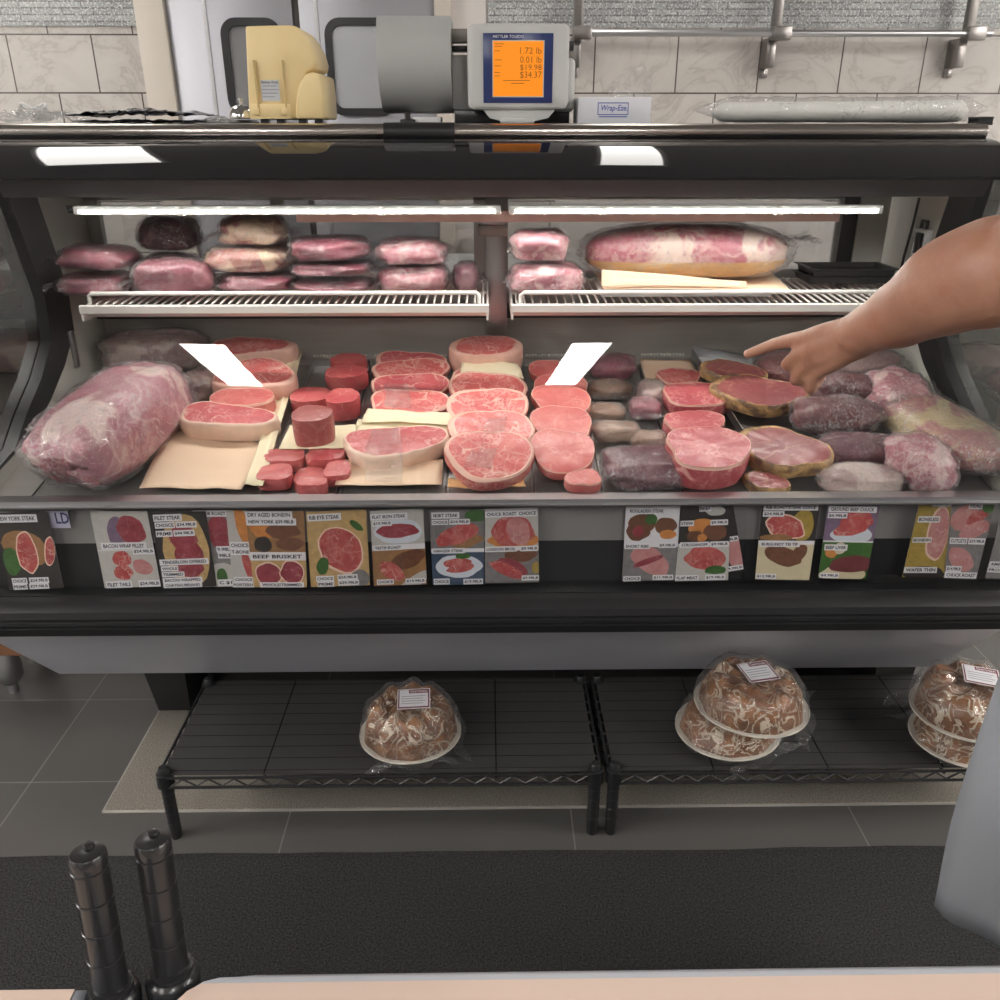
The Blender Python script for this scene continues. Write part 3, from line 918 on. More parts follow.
def skirt(mb, m, w, l, h, seed, ends, ext=0.2, zc=0.42):
    """crumpled flat seal of a bag sticking out at the given ends ('l','r','f','b')"""
    rnd = random.Random(seed)
    for e in ends:
        ph = rnd.uniform(0, 9)
        droop = rnd.uniform(-0.25, 0.1)
        def fn(u, v, e=e, ph=ph):
            # u outward, v along the edge
            half = (l if e in 'lr' else w) * (0.36 + 0.10 * u)
            out = (w if e in 'lr' else l) * (0.40 + ext * u)
            t = (v - 0.5) * 2
            wob = 0.012 * (noise.noise(Vector((u * 3, t * 3, ph))) + 0.6 * noise.noise(Vector((u * 7, t * 8, ph + 3)))) * (0.3 + u)
            z = h * zc + h * droop * u + wob
            z = max(z, 0.003)
            o = out * (1 + 0.06 * math.sin(5 * t + ph) * u)
            s = t * half
            x, y = {'l': (-o, s), 'r': (o, s), 'f': (s, -o), 'b': (s, o)}[e]
            return m @ Vector((x, y, z))
        mb.sheet(fn, 8, 14)


def pack(name, label, cat, group, p, w, l, h, mat, tilt=0, yaw=0, slope=True, seed=0, e1=0.7, e2=0.68, lumps=0.17, ends='lr', ext=0.12, film='film', roll=0.0, grow=1.045, extra=None, zc=0.42):
    """a lump of meat sealed in clear film; p is the middle of its underside"""
    t = thing(name, label, cat, p, group)
    m = frame(p, tilt, yaw, slope, roll)
    MB().loft([[m @ v for v in r] for r in blob_pts(w * 0.91, l * 0.91, h * 0.89, e1, e2, lumps, seed)]).part('meat', M[mat], t, angle=180)
    mb = MB().loft([[m @ v for v in r] for r in blob_pts(w * 0.91, l * 0.91, h * 0.89, e1 * 0.95, e2 * 0.95, lumps * 0.8, seed, 96, 44, grow, crumple=0.06)])
    skirt(mb, m, w, l, h, seed, ends, ext, zc)
    mb.part('plastic_bag', M[film], t, angle=180)
    if extra: extra(t, m)
    return t


def paper(name, label, pts, mat, group=None, wave=0.002, h=0.004, cat='paper', sag=0.0, world=False):
    """a sheet of butcher paper over four corner points on the deck, (px, py, height)"""
    q = [Vector(c) if world else PD(*c) for c in pts]
    sd = sum(c[0] for c in pts)
    def fn(u, v):
        a = q[0].lerp(q[1], u); b = q[3].lerp(q[2], u)
        r = a.lerp(b, v)
        r = r + Vector((0, 0, wave * (noise.noise(Vector((u * 2.5, v * 2.5, sd))) + 0.5 * noise.noise(Vector((u * 6, v * 6, sd)))) - sag * 4 * u * (1 - u)))
        return r
    return MB().sheet(fn, 14, 14, 0.0007).single(name, M[mat], label, cat, group, angle=180)


def cling(name, label, pts, film='film_soft', cat='plastic wrap', wave=0.003):
    """a band of plastic wrap laid over meat through rows of points (px, py, h)"""
    q = [[PD(*c) for c in r] for r in pts]
    n = len(q) - 1
    def fn(u, v):
        k = min(int(v * n), n - 1); f = v * n - k
        f2 = f * f * (3 - 2 * f) * 0.4 + f * 0.6
        a = q[k][0].lerp(q[k + 1][0], f2); b = q[k][1].lerp(q[k + 1][1], f2)
        r = a.lerp(b, u)
        return r + Vector((0, -0.3, 1)) * wave * (noise.noise(Vector((u * 4, v * 7, n))) + 0.6 * noise.noise(Vector((u * 10, v * 14, n))))
    return MB().sheet(fn, 14, 36).single(name, M[film], label, cat, angle=180)


# ---- platters on the deck
M['tray_plain'] = flat('tray_metal', (0.45, 0.44, 0.42), 0.35, 0.7, 0.05)
bx = [PD(px, 489).x for px in (28, 259, 338, 446, 534, 603, 684, 754)] + [0.915]
tray_words = ['wide steel platter under the big sealed primal and the porterhouse pile', 'narrow steel platter holding the filets', 'steel platter holding the strip steaks', 'steel platter holding the ribeye steaks', 'steel platter holding the row of lean round steaks', 'steel platter holding the small brown sealed packs', 'steel platter holding the chuck roasts', 'wide steel platter under the dry aged steaks and sealed rolls']
for k in range(8):
    a, b = bx[k] + 0.0025, bx[k + 1] - 0.0025
    y0, y1 = 1.414, 1.975
    t = thing('meat_platter', tray_words[k], 'tray', ((a + b) / 2, 1.70, deck_z(1.70)), 'steel meat platters on the deck')
    g = lambda y, h: deck_z(y) + h
    MB().loft([[Vector((x, y, g(y, h))) for x, y in ((a, y0), (b, y0), (b, y1), (a, y1))] for h in (-0.018, -0.0155)]).part('pan', M['tray_plain'], t, smooth=False)
    rm = MB()
    for lo, hi in (((a, y0), (b, y0 + 0.002)), ((a, y1 - 0.002), (b, y1)), ((a, y0), (a + 0.002, y1)), ((b - 0.002, y0), (b, y1))):
        rm.loft([[Vector((x, y, g(y, h))) for x, y in ((lo[0], lo[1]), (hi[0], lo[1]), (hi[0], hi[1]), (lo[0], hi[1]))] for h in (-0.017, -0.002 if k == 1 else -0.0128)])
    rm.part('rim', M['steel'], t, smooth=False)
    if k in (1, 2, 4, 6):
        bd = MB()
        n = int((b - a - 0.01) / 0.0075)
        for i in range(n):
            bd.lathe([(0.0, -0.003), (0.0024, -0.002), (0.003, 0), (0.0024, 0.002), (0, 0.003)], (a + 0.006 + 0.0075 * i, y1 - 0.001, g(y1, 0.009)), n=8)
        bd.part('bead_trim', M['white_enamel'], t)
H0 = -0.0150


def mp(px, py, h=0.0):
    return m_per_px(PD(px, py, h))


def dsteak(name, label, cat, group, px, py, wpx, l, T, h=0.0, **k):
    p = PD(px, py, H0 + h + T)
    m = frame(p, k.get('tilt', 0), k.get('yaw', 0))
    n = m.to_3x3() @ Vector((0, 0, 1))
    return steak(name, label, cat, group, p - n * T, wpx * m_per_px(p), l, T, **k)


def dpack(name, label, cat, group, px, py, wpx, l, h, mat, base=0.0, **k):
    p = PD(px, py, H0 + base + h * 0.55)
    p = Vector((p.x, p.y, deck_z(p.y) + H0 + base))
    big = k.pop('big', 1.12)
    return pack(name, label, cat, group, p, wpx * m_per_px(p) * big, l * big, h * (1 + (big - 1) * 1.6), mat, **k)


# big sealed primal at the left
def primal_extra(t, m):
    w_, l_, h_ = PRIMAL
    NU, NV = 200, 96
    rows = blob_pts(w_ * 0.91, l_ * 0.91, h_ * 0.89, 0.75, 0.66, 0.12, 3, nu=NU, nv=NV, grow=1.012)
    mb = MB()
    VV = {}
    def gv(j, i):
        if (j, i) not in VV: VV[(j, i)] = mb.bm.verts.new(m @ rows[j][i % NU])
        return VV[(j, i)]
    for j in range(6, 62):
        for i in range(105, 200):
            c_ = (i / NU * 360 - 268) / 46; d_ = (j / NV - 0.26) / 0.26
            if c_ * c_ + d_ * d_ + 0.9 * noise.noise(Vector((i * 0.09, j * 0.11, 2))) + 0.35 * noise.noise(Vector((i * 0.3, j * 0.3, 7))) < 1.0:
                mb.bm.faces.new((gv(j, i), gv(j, i + 1), gv(j + 1, i + 1), gv(j + 1, i)))
    bmesh.ops.delete(mb.bm, geom=[v for v in mb.bm.verts if not v.link_faces], context='VERTS')
    mb.part('dark_red_end', M['dark_end'], t, angle=180)


M['dark_end'] = meat_mat('dark_wet_end', (0.16, 0.012, 0.025), (0.30, 0.03, 0.05), (0.45, 0.25, 0.26), 0.3, 40)
q_ = PD(123, 411, H0 + 0.165 * 0.55)
PRIMAL = (104 * m_per_px(Vector((q_.x, q_.y, deck_z(q_.y) + H0))), 0.385, 0.165)
dpack('sealed_primal', 'huge pink beef primal sealed in wrinkled plastic at the end of the deck', 'meat', None, 123, 411, 104, 0.385, 0.165, 'primal', big=1.0, extra=primal_extra, yaw=-13, seed=3, e1=0.75, e2=0.66, lumps=0.12, ends='b', ext=0.10, grow=1.03)
dpack('sealed_roast', 'frosty greyish pink sealed roast lying behind the huge primal under the shelf', 'meat', None, 160, 350, 98, 0.095, 0.085, 'greypack', base=0.0, seed=11, yaw=6, ends='r', ext=0.25)
dpack('sealed_roast', 'dull mauve sealed roast squeezed between the huge primal and the porterhouse pile', 'meat', None, 202, 388, 36, 0.15, 0.055, 'greypack', base=0.0, seed=12, yaw=-8, ends='f', ext=0.12)
# porterhouse pile
G = 'porterhouse steaks in the pile'
dsteak('porterhouse_steak', 'porterhouse steak at the very back of its pile, bright red with ragged far edge', 'steak', G, 247, 352, 88, 0.10, 0.035, h=0.032, shape='tbone', lean='rib', fw=0.07, fat_at=(0, 0.12, 40), seed=1, side='fat')
dsteak('porterhouse_steak', 'porterhouse steak second from the back of its pile, thick pale fat on its outer edge', 'steak', G, 254, 378, 84, 0.115, 0.040, h=0.028, shape='tbone', lean='rib', fw=0.07, fat_at=(-60, 0.10, 70), seed=2, tilt=6, side='fat')
dsteak('porterhouse_steak', 'small pale pink steak tucked behind the thick fat edged steak', 'steak', G, 242, 402, 64, 0.070, 0.036, h=0.018, shape='oval', lean='round', fw=0.05, seed=4, tilt=4)
dsteak('porterhouse_steak', 'thick long steak with a broad creamy fat side lying across the peach paper', 'steak', G, 224, 420, 102, 0.080, 0.040, h=0.012, shape='strip', lean='strip', fat='fat_white', fw=0.06, fat_at=(-90, 0.10, 80), seed=6, side='fat', tilt=5, yaw=-8)
paper('butcher_paper', 'large peach paper sheet in front of the porterhouse pile', [(170, 428, 0.006), (277, 446, 0.006), (241, 489, 0.012), (139, 487, 0.012)], 'paper', wave=0.004)
paper('butcher_paper', 'cream paper strip folded up along the side of the porterhouse pile', [(291, 352, 0.020), (303, 352, 0.024), (263, 488, 0.016), (245, 488, 0.010)], 'paper_cream', wave=0.005)
# filets
G = 'filet steaks on the narrow platter'
dsteak('filet_steak', 'small filet at the very back of the filet row by the beaded edge', 'steak', G, 349, 363, 36, 0.055, 0.034, h=0.0, shape='filet', lean='filet', fw=0, seed=10)
dsteak('filet_steak', 'filet second from the back, shiny top in front of the beaded edge', 'steak', G, 347, 376, 42, 0.055, 0.038, h=0.002, shape='filet', lean='filet', fw=0, seed=11, tilt=6)
dsteak('filet_steak', 'filet of the middle pair, the one beside the porterhouse paper', 'steak', G, 312, 394, 40, 0.060, 0.040, h=0.012, shape='filet', lean='filet', fw=0, seed=12, tilt=4)
dsteak('filet_steak', 'filet of the middle pair, the one beside the strip steaks', 'steak', G, 341, 397, 33, 0.060, 0.045, h=0.012, shape='filet', lean='filet', fw=0, seed=13, tilt=4)
paper('butcher_paper', 'square cream paper under the upright dull filet', [(290, 428, 0.020), (357, 428, 0.020), (352, 451, 0.020), (279, 452, 0.020)], 'paper_cream', wave=0.003)
dsteak('filet_steak', 'dull brownish filet standing upright on the cream paper', 'steak', G, 313, 419, 40, 0.066, 0.058, h=0.030, shape='filet', lean='filet_dull', fw=0, seed=14)
for i, (px, py, w, l, lab) in enumerate(((289, 460, 40, 0.05, 'filet under the cream paper on the porterhouse side'), (325, 459, 38, 0.05, 'filet under the cream paper on the strip steak side'), (280, 477, 34, 0.055, 'front filet nearest the peach paper'), (310, 475, 30, 0.055, 'front filet in the middle of its row of three'), (333, 474, 26, 0.055, 'front filet touching the strip steak platter'), (312, 487, 30, 0.03, 'sliver of filet lowest against the front sill'))):
    dsteak('filet_steak', lab, 'steak', G, px, py, w, l, 0.026, h=0.0 if i < 5 else 0.004, shape='filet', lean='filet', fw=0, seed=20 + i, sq=3.0)
# strip steaks
G = 'strip steaks in a shingled row'
for i, (py, w, l, lab) in enumerate(((362, 72, 0.085, 'strip steak at the back of its row by the beaded edge'), (374, 78, 0.095, 'strip steak second from the back of its row'), (391, 80, 0.105, 'strip steak third from the back, pale wrap over its middle'), (406, 80, 0.09, 'strip steak half under the cream paper sheets'))):
    dsteak('strip_steak', lab, 'steak', G, 411, py, w, l, 0.019, h=0.018, shape='strip', lean='rib' if i % 2 else 'strip', fw=0.06, fat_at=(180 + 40 * i, 0.07, 60), seed=30 + i, tilt=14, yaw=(-2, 3, -1, 2)[i])
paper('butcher_paper', 'upper cream paper sheet between the strip steaks', [(368, 411, 0.030), (454, 416, 0.030), (452, 428, 0.026), (362, 424, 0.028)], 'paper_cream', wave=0.004)
paper('butcher_paper', 'lower cream paper sheet behind the wrapped strip steak', [(358, 422, 0.022), (452, 426, 0.022), (448, 440, 0.016), (352, 440, 0.016)], 'paper_cream', wave=0.004)
paper('butcher_paper', 'peach paper under the front wrapped strip steak', [(345, 462, 0.004), (443, 462, 0.004), (442, 488, 0.006), (335, 488, 0.006)], 'paper', wave=0.002)
dsteak('strip_steak', 'largest strip steak with thick pale side on peach paper at the front', 'steak', G, 397, 447, 106, 0.105, 0.034, h=0.010, shape='strip', lean='strip', fat='fat_white', fw=0.05, fat_at=(-100, 0.10, 60), seed=36, side='fat', tilt=3, yaw=7)
cling('plastic_wrap', 'clear wrap band over the front strip steak on peach paper', [[(372, 436, 0.036), (400, 434, 0.036)], [(366, 455, 0.036), (402, 452, 0.036)], [(365, 470, 0.014), (404, 470, 0.014)], [(366, 488, 0.010), (402, 489, 0.010)]])
cling('plastic_wrap', 'clear wrap band over the third strip steak', [[(384, 385, 0.042), (408, 385, 0.042)], [(386, 395, 0.040), (410, 396, 0.040)], [(384, 408, 0.036), (412, 409, 0.036)]])
# ribeyes
G = 'ribeye steaks in a shingled row'
t = dsteak('rib_roast', 'short rib roast with creamy fat sides standing at the back of the ribeye row', 'roast', None, 486, 351, 74, 0.10, 0.055, h=0.018, shape='oval', lean='rib', fat='fat', fw=0.16, seed=40, tilt=3, side='fat')
paper('butcher_paper', 'cream paper sheet under the rib roast', [(462, 360, 0.042), (518, 366, 0.042), (524, 380, 0.036), (460, 380, 0.034)], 'paper_cream', wave=0.004)
for i, (px, py, w, l, yw, lab) in enumerate(((486, 379, 68, 0.09, 0, 'ribeye steak under the cream paper of the rib roast'), (488, 393, 78, 0.12, 6, 'ribeye steak with a fat tail on its far corner'), (488, 414, 82, 0.125, 3, 'ribeye steak in the middle of its row'), (491, 437, 86, 0.13, 9, 'ribeye steak second from the front of its row'), (490, 461, 90, 0.13, 4, 'large ribeye steak at the front of its row, brown paper at its corner'))):
    dsteak('ribeye_steak', lab, 'steak', G, px, py, w, l, 0.022 if i < 4 else 0.030, h=0.022, shape='ribeye', lean='rib', fw=0.075, fat_at=(20 + 50 * i, 0.08, 50), seed=41 + i, tilt=14, yaw=yw)
cling('plastic_wrap', 'clear wrap band slanting over the two front ribeye steaks', [[(488, 425, 0.042), (508, 422, 0.042)], [(478, 447, 0.042), (502, 445, 0.042)], [(466, 466, 0.040), (493, 466, 0.040)], [(462, 486, 0.014), (492, 486, 0.014)]])
paper('butcher_paper', 'tan paper corner folded against the front ribeye steak', [(517, 466, 0.022), (520, 467, 0.022), (526, 487, 0.008), (492, 488, 0.008)], 'paper_tan', wave=0.002)
paper('butcher_paper', 'tan paper scrap under the inner corner of the front ribeye steak', [(448, 478, 0.010), (478, 481, 0.010), (474, 488, 0.008), (448, 487, 0.008)], 'paper_tan', wave=0.002)
# round steaks
G = 'lean round steaks in a shingled row'
for i, (px, py, w, l, T, yw, lab) in enumerate(((548, 370, 38, 0.08, 0.02, 0, 'round steak at the back of its row, dulled by the glass reflection'), (561, 386, 54, 0.09, 0.026, 0, 'lean round steak second from the back with a clean straight edge'), (561, 406, 60, 0.10, 0.022, -4, 'lean round steak in the middle of its row'), (565, 430, 62, 0.115, 0.020, -10, 'lean round steak with a pale seam across it'), (566, 457, 66, 0.12, 0.022, -14, 'broad round steak second from the front of its row'), (588, 482, 36, 0.05, 0.020, 14, 'small round steak lowest at the front sill'))):
    dsteak('round_steak', lab, 'steak', G, px, py, w, l, T, h=0.022 if i < 5 else 0.011, shape='round', lean='round', fw=0.022, seed=50 + i, tilt=11 if i < 5 else 2, yaw=yw, sq=2.8)
# small sealed packs
G = 'small sealed packs on one platter'
for i, (px, py, w, l, h, mt, lab) in enumerate(((612, 364, 44, 0.075, 0.045, 'purple', 'mauve sealed pack at the back of the small pack platter'), (611, 388, 42, 0.055, 0.035, 'brown', 'brown sealed pack with mauve top behind the other brown ones'), (610, 412, 38, 0.05, 0.032, 'brown', 'brown sealed pack in the middle on the round steak side'), (640, 410, 30, 0.055, 0.036, 'purple', 'mauve sealed pack beside the loose clear bag'), (617, 437, 44, 0.05, 0.034, 'brown', 'brown bone sealed pack leaning on the dark marbled pack'), (648, 438, 34, 0.045, 0.036, 'brown', 'brown bone sealed pack near the large chuck roast'), (641, 472, 80, 0.105, 0.05, 'purple_dk', 'large dark marbled sealed pack at the front of the small pack platter'))):
    dpack('sealed_pack', lab, 'meat', G, px, py, w, l, h, mt, seed=60 + i, ends='fr' if i % 2 else 'lb', ext=0.16, film='film_soft' if mt == 'brown' else 'film', base=0.001)
dpack('loose_bag', 'pale clear bag with a scrap of meat leaning on the red chuck steaks', 'bag', None, 656, 398, 26, 0.07, 0.05, 'greypack', seed=71, ends='b', ext=0.3, film='film_soft')
# chuck
G = 'chuck roasts and steaks'
paper('butcher_paper', 'peach paper lining the back of the chuck platter', [(640, 362, 0.004), (690, 362, 0.004), (702, 385, 0.004), (646, 385, 0.004)], 'paper', wave=0.003)
dsteak('chuck_steak', 'bright red chuck steak at the back of the chuck platter', 'steak', G, 683, 376, 46, 0.08, 0.035, h=0.002, shape='chuck', lean='rib', fw=0.05, seed=80, fat_at=(60, 0.2, 50))
dsteak('chuck_steak', 'red chuck steak with dark cut front behind the large chuck roast', 'steak', G, 699, 398, 72, 0.09, 0.036, h=0.010, shape='chuck', lean='chuck', fw=0.03, seed=81, tilt=5)
dsteak('chuck_roast', 'purple red chuck roast, the smaller of the front two, half behind the big one', 'roast', G, 690, 428, 62, 0.085, 0.04, h=0.004, shape='chuck', lean='chuck', fw=0.02, seed=82, tilt=4)
dsteak('chuck_roast', 'big round chuck roast with pale seams at the front of its platter', 'roast', G, 713, 452, 84, 0.13, 0.052, h=0.014, shape='chuck', lean='chuck', fw=0.02, seed=83, tilt=5)
# tilted steel pan edge
a, b = PD(689, 352, 0.04), PD(748, 368, 0.04)
c_, d_ = PD(726, 420, 0.04), PD(800, 430, 0.04)
pn = thing('steel_pan', 'plain steel pan set askew under the dry aged steaks', 'pan', (0.50, 1.72, deck_z(1.72)))
A, B = PD(692, 356, 0.006), PD(752, 366, 0.006)
D_ = PD(748, 448, 0.006); E_ = PD(822, 452, 0.006)
up = Vector((0, -0.18, 1)).normalized()
MB().loft([[A, B, E_, D_], [v + up * 0.002 for v in (A, B, E_, D_)]]).part('pan_floor', M['steel'], pn, smooth=False)
w_ = MB()
for s, e, hh in ((A, B, 0.026), (A, D_, 0.020)):
    n_ = (e - s).cross(up).normalized() * 0.002
    w_.loft([[s, e, e + n_, s + n_], [v + up * hh for v in (s, e, e + n_, s + n_)]])
w_.part('pan_wall', M['steel'], pn, smooth=False)
# dry aged steaks
G = 'dry aged steaks with yellow fat'


def dry(label, px, py, wpx, l, T, h, yaw, seed):
    t = dsteak('dry_aged_steak', label, 'steak', G, px, py, wpx, l, T, h=h, shape='plank', lean='dry', fat='bark', fw=0.07, fat_at=(170, 0.12, 60), yaw=yaw, seed=seed, tilt=6, side='fat')
    return t


t = dry('dry aged steak at the back inside the askew steel pan', 737, 374, 66, 0.075, 0.025, 0.026, -30, 90)
t = dry('long dry aged steak under the pointing finger, middle of the three', 762, 396, 96, 0.115, 0.030, 0.032, -26, 91)
t = dry('broad dry aged steak at the front, yellow fat along both sides', 790, 454, 96, 0.125, 0.030, 0.020, -30, 92)
t = dry('dry aged steak lowest at the sill, half under the broad one', 768, 484, 46, 0.05, 0.020, 0.0, -20, 93)
# sealed rolls and bags
G = 'sealed dark beef rolls'
dpack('sealed_pack', 'brown sealed pack with yellow fat lumps right of the pointing fingertip', 'meat', None, 786, 372, 52, 0.12, 0.05, 'dry', seed=100, base=0.012, yaw=-20, ends='b', film='film_soft')
dpack('sealed_roll', 'dark red sealed roll just below the curled fingers', 'meat', G, 846, 394, 74, 0.075, 0.060, 'roll', seed=101, base=0.03, ends='l', ext=0.18)
dpack('sealed_roll', 'dark red sealed roll in the middle with a shiny clear band below it', 'meat', G, 840, 420, 82, 0.085, 0.062, 'roll', seed=102, base=0.022, ends='f', ext=0.12)
dpack('sealed_roll', 'nearly black sealed roll beside the broad dry aged steak', 'meat', G, 856, 452, 80, 0.075, 0.045, 'purple_dk', seed=103, base=0.004, ends='r')
dpack('sealed_roll', 'greyish marbled sealed roll lowest against the front sill', 'meat', G, 858, 478, 78, 0.065, 0.040, 'greypack', seed=104, base=0.0, ends='l', ext=0.1)
dpack('sealed_pack', 'pale pink sealed pack behind the wrist at the back of the deck', 'meat', None, 856, 366, 74, 0.11, 0.055, 'greypack', seed=105, base=0.02, ends='r', ext=0.2)
dpack('sealed_brisket', 'long pink and yellow sealed brisket slanting along the far white end wall', 'meat', None, 928, 424, 78, 0.32, 0.085, 'rind', big=1.0, seed=106, base=0.012, yaw=22, ends='fb', ext=0.06, lumps=0.08)
dpack('sealed_pack', 'pink streaked sealed pack in front of the dark rolls beside the brisket', 'meat', None, 912, 465, 52, 0.13, 0.075, 'pink', seed=107, base=0.0, yaw=12, ends='b', ext=0.12)
dpack('sealed_pack', 'pack in a loose milky bag between the dark rolls and the brisket', 'meat', None, 892, 396, 58, 0.15, 0.06, 'pink', seed=108, base=0.035, yaw=-8, ends='rf', film='film_soft', ext=0.2)

# ---- packs on the wire shelves


def shelf_stack(Y, items, group):
    z = shelf_z(Y) + 0.0035
    for (px, w, h, l, mat, label, kw) in items:
        p0 = PY(px, 265, Y)
        s = m_per_px(p0)
        p = Vector((p0.x, Y + kw.pop('dy', 0.0), z + kw.pop('dz', 0.0)))
        pack(kw.pop('name', 'sealed_pack'), label, 'meat', group, p, w * s, l, h * s * 0.97, mat, slope=False, seed=int(px * 3 + h), **kw)
        z += h * s * 0.97


G = 'sealed packs on the shelf over the primal'
shelf_stack(1.83, [(100, 76, 24, 0.16, 'purple', 'flat purple pack at the bottom of the stack by the white end wall', dict(ends='lr')), (104, 76, 24, 0.15, 'purple', 'flat purple pack on top of the stack by the white end wall', dict(ends='lr', roll=3))], G)
shelf_stack(1.80, [(173, 82, 42, 0.11, 'purple', 'rounded wine red pack with glints in front of the darkest pack', dict(ends='l', ext=0.2))], G)
shelf_stack(1.915, [(170, 60, 34, 0.10, 'purple_dk', 'dull pack at the bottom of the rear stack, hidden by the wine red one', dict(ends='r')), (174, 62, 38, 0.10, 'purple_dk', 'darkest purple lump on top of the rear stack', dict(ends='r'))], G)
shelf_stack(1.84, [(258, 84, 20, 0.16, 'purple', 'purple pack beneath the two yellow fat capped ones', dict(ends='lr')), (254, 92, 28, 0.15, 'fatpack', 'wide pack with tan fat cap in the middle of its stack', dict(ends='lr')), (258, 68, 32, 0.13, 'fatpack', 'pack with the yellowest fat cap on top of its stack', dict(ends='lr', ext=0.25))], G)
shelf_stack(1.83, [(332, 84, 17, 0.15, 'purple', 'lowest of three flat maroon packs', dict(ends='l')), (333, 84, 15, 0.15, 'purple', 'middle one of three flat maroon packs', dict(ends='r')), (331, 82, 26, 0.15, 'purple', 'top one of three flat maroon packs', dict(ends='r', ext=0.2))], G)
shelf_stack(1.84, [(411, 72, 29, 0.15, 'pink', 'bottom pink marbled pack of the pair near the shelf end', dict(ends='lr')), (411, 74, 28, 0.15, 'pink', 'top pink marbled pack of the pair near the shelf end', dict(ends='lr'))], G)
shelf_stack(1.84, [(464, 28, 32, 0.10, 'purple_dk', 'small dark round pack alone beside the centre post', dict(ends='r', ext=0.3))], G)
G = 'sealed packs on the shelf with the long roast'
shelf_stack(1.80, [(545, 78, 36, 0.12, 'pink', 'lower of two pink packs beside the centre post', dict(ends='l')), (538, 58, 34, 0.11, 'pink', 'upper of two pink packs beside the centre post', dict(ends='l'))], G)
# foam tray, papers and the long roast
def roast_extra(t, m):
    rows = blob_pts(224 * s * 0.91, 0.15 * 0.91, 61 * s * 0.89, 0.85, 0.62, 0.05, 210, grow=1.012)
    MB().loft([[m @ v for v in r] for r in rows[:9]], True, False).part('yellow_fat_side', M['fat_yellow'], t, angle=180)


q = PY(685, 280, 1.81)
s = m_per_px(q)
zt = shelf_z(1.83) + 0.005
ft = MB()
x0, x1 = PY(598, 290, 1.81).x, PY(762, 290, 1.81).x
ft.extx([(1.748, zt), (1.90, zt + 0.006), (1.905, zt + 0.014), (1.900, zt + 0.014), (1.895, zt + 0.009), (1.753, zt + 0.004), (1.748, zt + 0.009), (1.743, zt + 0.009)], x0, x1)
ft.single('foam_tray', M['white'], 'white foam tray under the long marbled roast', 'tray')
zp = zt + 0.017
paper('butcher_paper', 'peach paper sheets hanging out under the long marbled roast', [(x0 + 0.005, 1.752, zp - 0.002), (x1 + 0.04, 1.752, zp - 0.004), (x1 + 0.05, 1.93, zp + 0.006), (x0 + 0.005, 1.93, zp + 0.006)], 'paper', wave=0.003, world=True)
paper('butcher_paper', 'peach paper flap standing up in front of the long marbled roast', [(x0 + 0.0, 1.765, zp + 0.034), (x1 - 0.05, 1.762, zp + 0.012), (x1 - 0.05, 1.756, zp + 0.004), (x0 + 0.0, 1.754, zp + 0.004)], 'paper', wave=0.003, world=True)
pack('sealed_roast', 'long marbled beef roast in clear plastic with a yellow underside on the upper shelf', 'roast', None, Vector((q.x + 0.005, 1.852, zp + 0.009)), 224 * s, 0.15, 61 * s, 'roast', slope=False, seed=210, e1=0.85, e2=0.62, lumps=0.05, ends='r', ext=0.16, film='film', zc=0.62, extra=roast_extra)
# black pans stacked at the far end of the shelf
for k, (w_, lab) in enumerate(((0.20, 'lower of two black plastic pans on the shelf behind the arm'), (0.19, 'upper of two black plastic pans on the shelf behind the arm'))):
    q = PY(846, 270, 1.90)
    z = shelf_z(1.91) + 0.008 + 0.016 * k
    t = MB()
    for sx, hz in ((1, 0),):
        o = [(-w_ / 2, -0.055), (w_ / 2, -0.055), (w_ / 2, 0.055), (-w_ / 2, 0.055)]
        t.loft([[Vector((q.x + x * f, 1.905 + y * f, z + h)) for x, y in o] for f, h in ((0.90, 0), (0.93, 0.012), (1.0, 0.014), (1.0, 0.0155), (0.90, 0.0155), (0.86, 0.006))])
    t.single('black_pan', M['black_satin'], lab, 'pan', 'black pans on the shelf')
# ------------------------------------------------------------------ settle the meat: nudge pieces that press into each other apart
from mathutils.bvhtree import BVHTree


def geo(o, skip=()):
    vs, fs = [], []
    st = [(o, Vector((0, 0, 0)))]
    off0 = o.location.copy()
    def rec(x, base):
        loc = base + x.location
        if x.type == 'MESH' and not any(x.name.startswith(s) for s in skip):
            b = len(vs)
            vs.extend(v.co + loc for v in x.data.vertices)
            fs.extend(tuple(b + i for i in p.vertices) for p in x.data.polygons)
        for c in KIDS.get(x, ()):
            rec(c, loc)
    rec(o, Vector((0, 0, 0)))
    return vs, fs


KIDS = {}
for o in bpy.data.objects:
    if o.parent: KIDS.setdefault(o.parent, []).append(o)
SOFT = {'steak', 'meat', 'roast', 'paper', 'plastic wrap', 'bag', 'tray'}
items = []
for o in bpy.data.objects:
    if o.parent is None and o.get('category') in SOFT:
        items.append(dict(o=o, fixed=o.name.startswith('meat_platter'), thin=o['category'] in ('paper', 'plastic wrap')))
case_bits = [c for c in KIDS[case] if c.name.split('.')[0] in ('front_sill', 'fascia_band', 'end_wall', 'end_gasket', 'rear_wall', 'end_glass', 'front_glass', 'sign_cover', 'air_return', 'centre_post')]
for c in case_bits:
    items.append(dict(o=c, fixed=True, thin=False, base=case.location.copy()))
for n in ('wire_shelf', 'wire_shelf.001', 'steel_pan'):
    items.append(dict(o=bpy.data.objects[n], fixed=True, thin=False))
for it in items:
    vs, fs = geo(it['o'])
    b = it.get('base')
    if b is not None: vs = [v + b for v in vs]
    it['v'], it['f'] = vs, fs
    it['d'] = Vector((0, 0, 0))
    it['lo'] = Vector([min(v[i] for v in vs) for i in range(3)]); it['hi'] = Vector([max(v[i] for v in vs) for i in range(3)])
    it['c'] = (it['lo'] + it['hi']) / 2
    it['t'] = BVHTree.FromPolygons(vs, fs)
LIM = Vector((0.011, 0.009, 0.013))
LIMS = Vector((0.006, 0.004, 0.004))
LIMP = Vector((0.002, 0.002, 0.006))
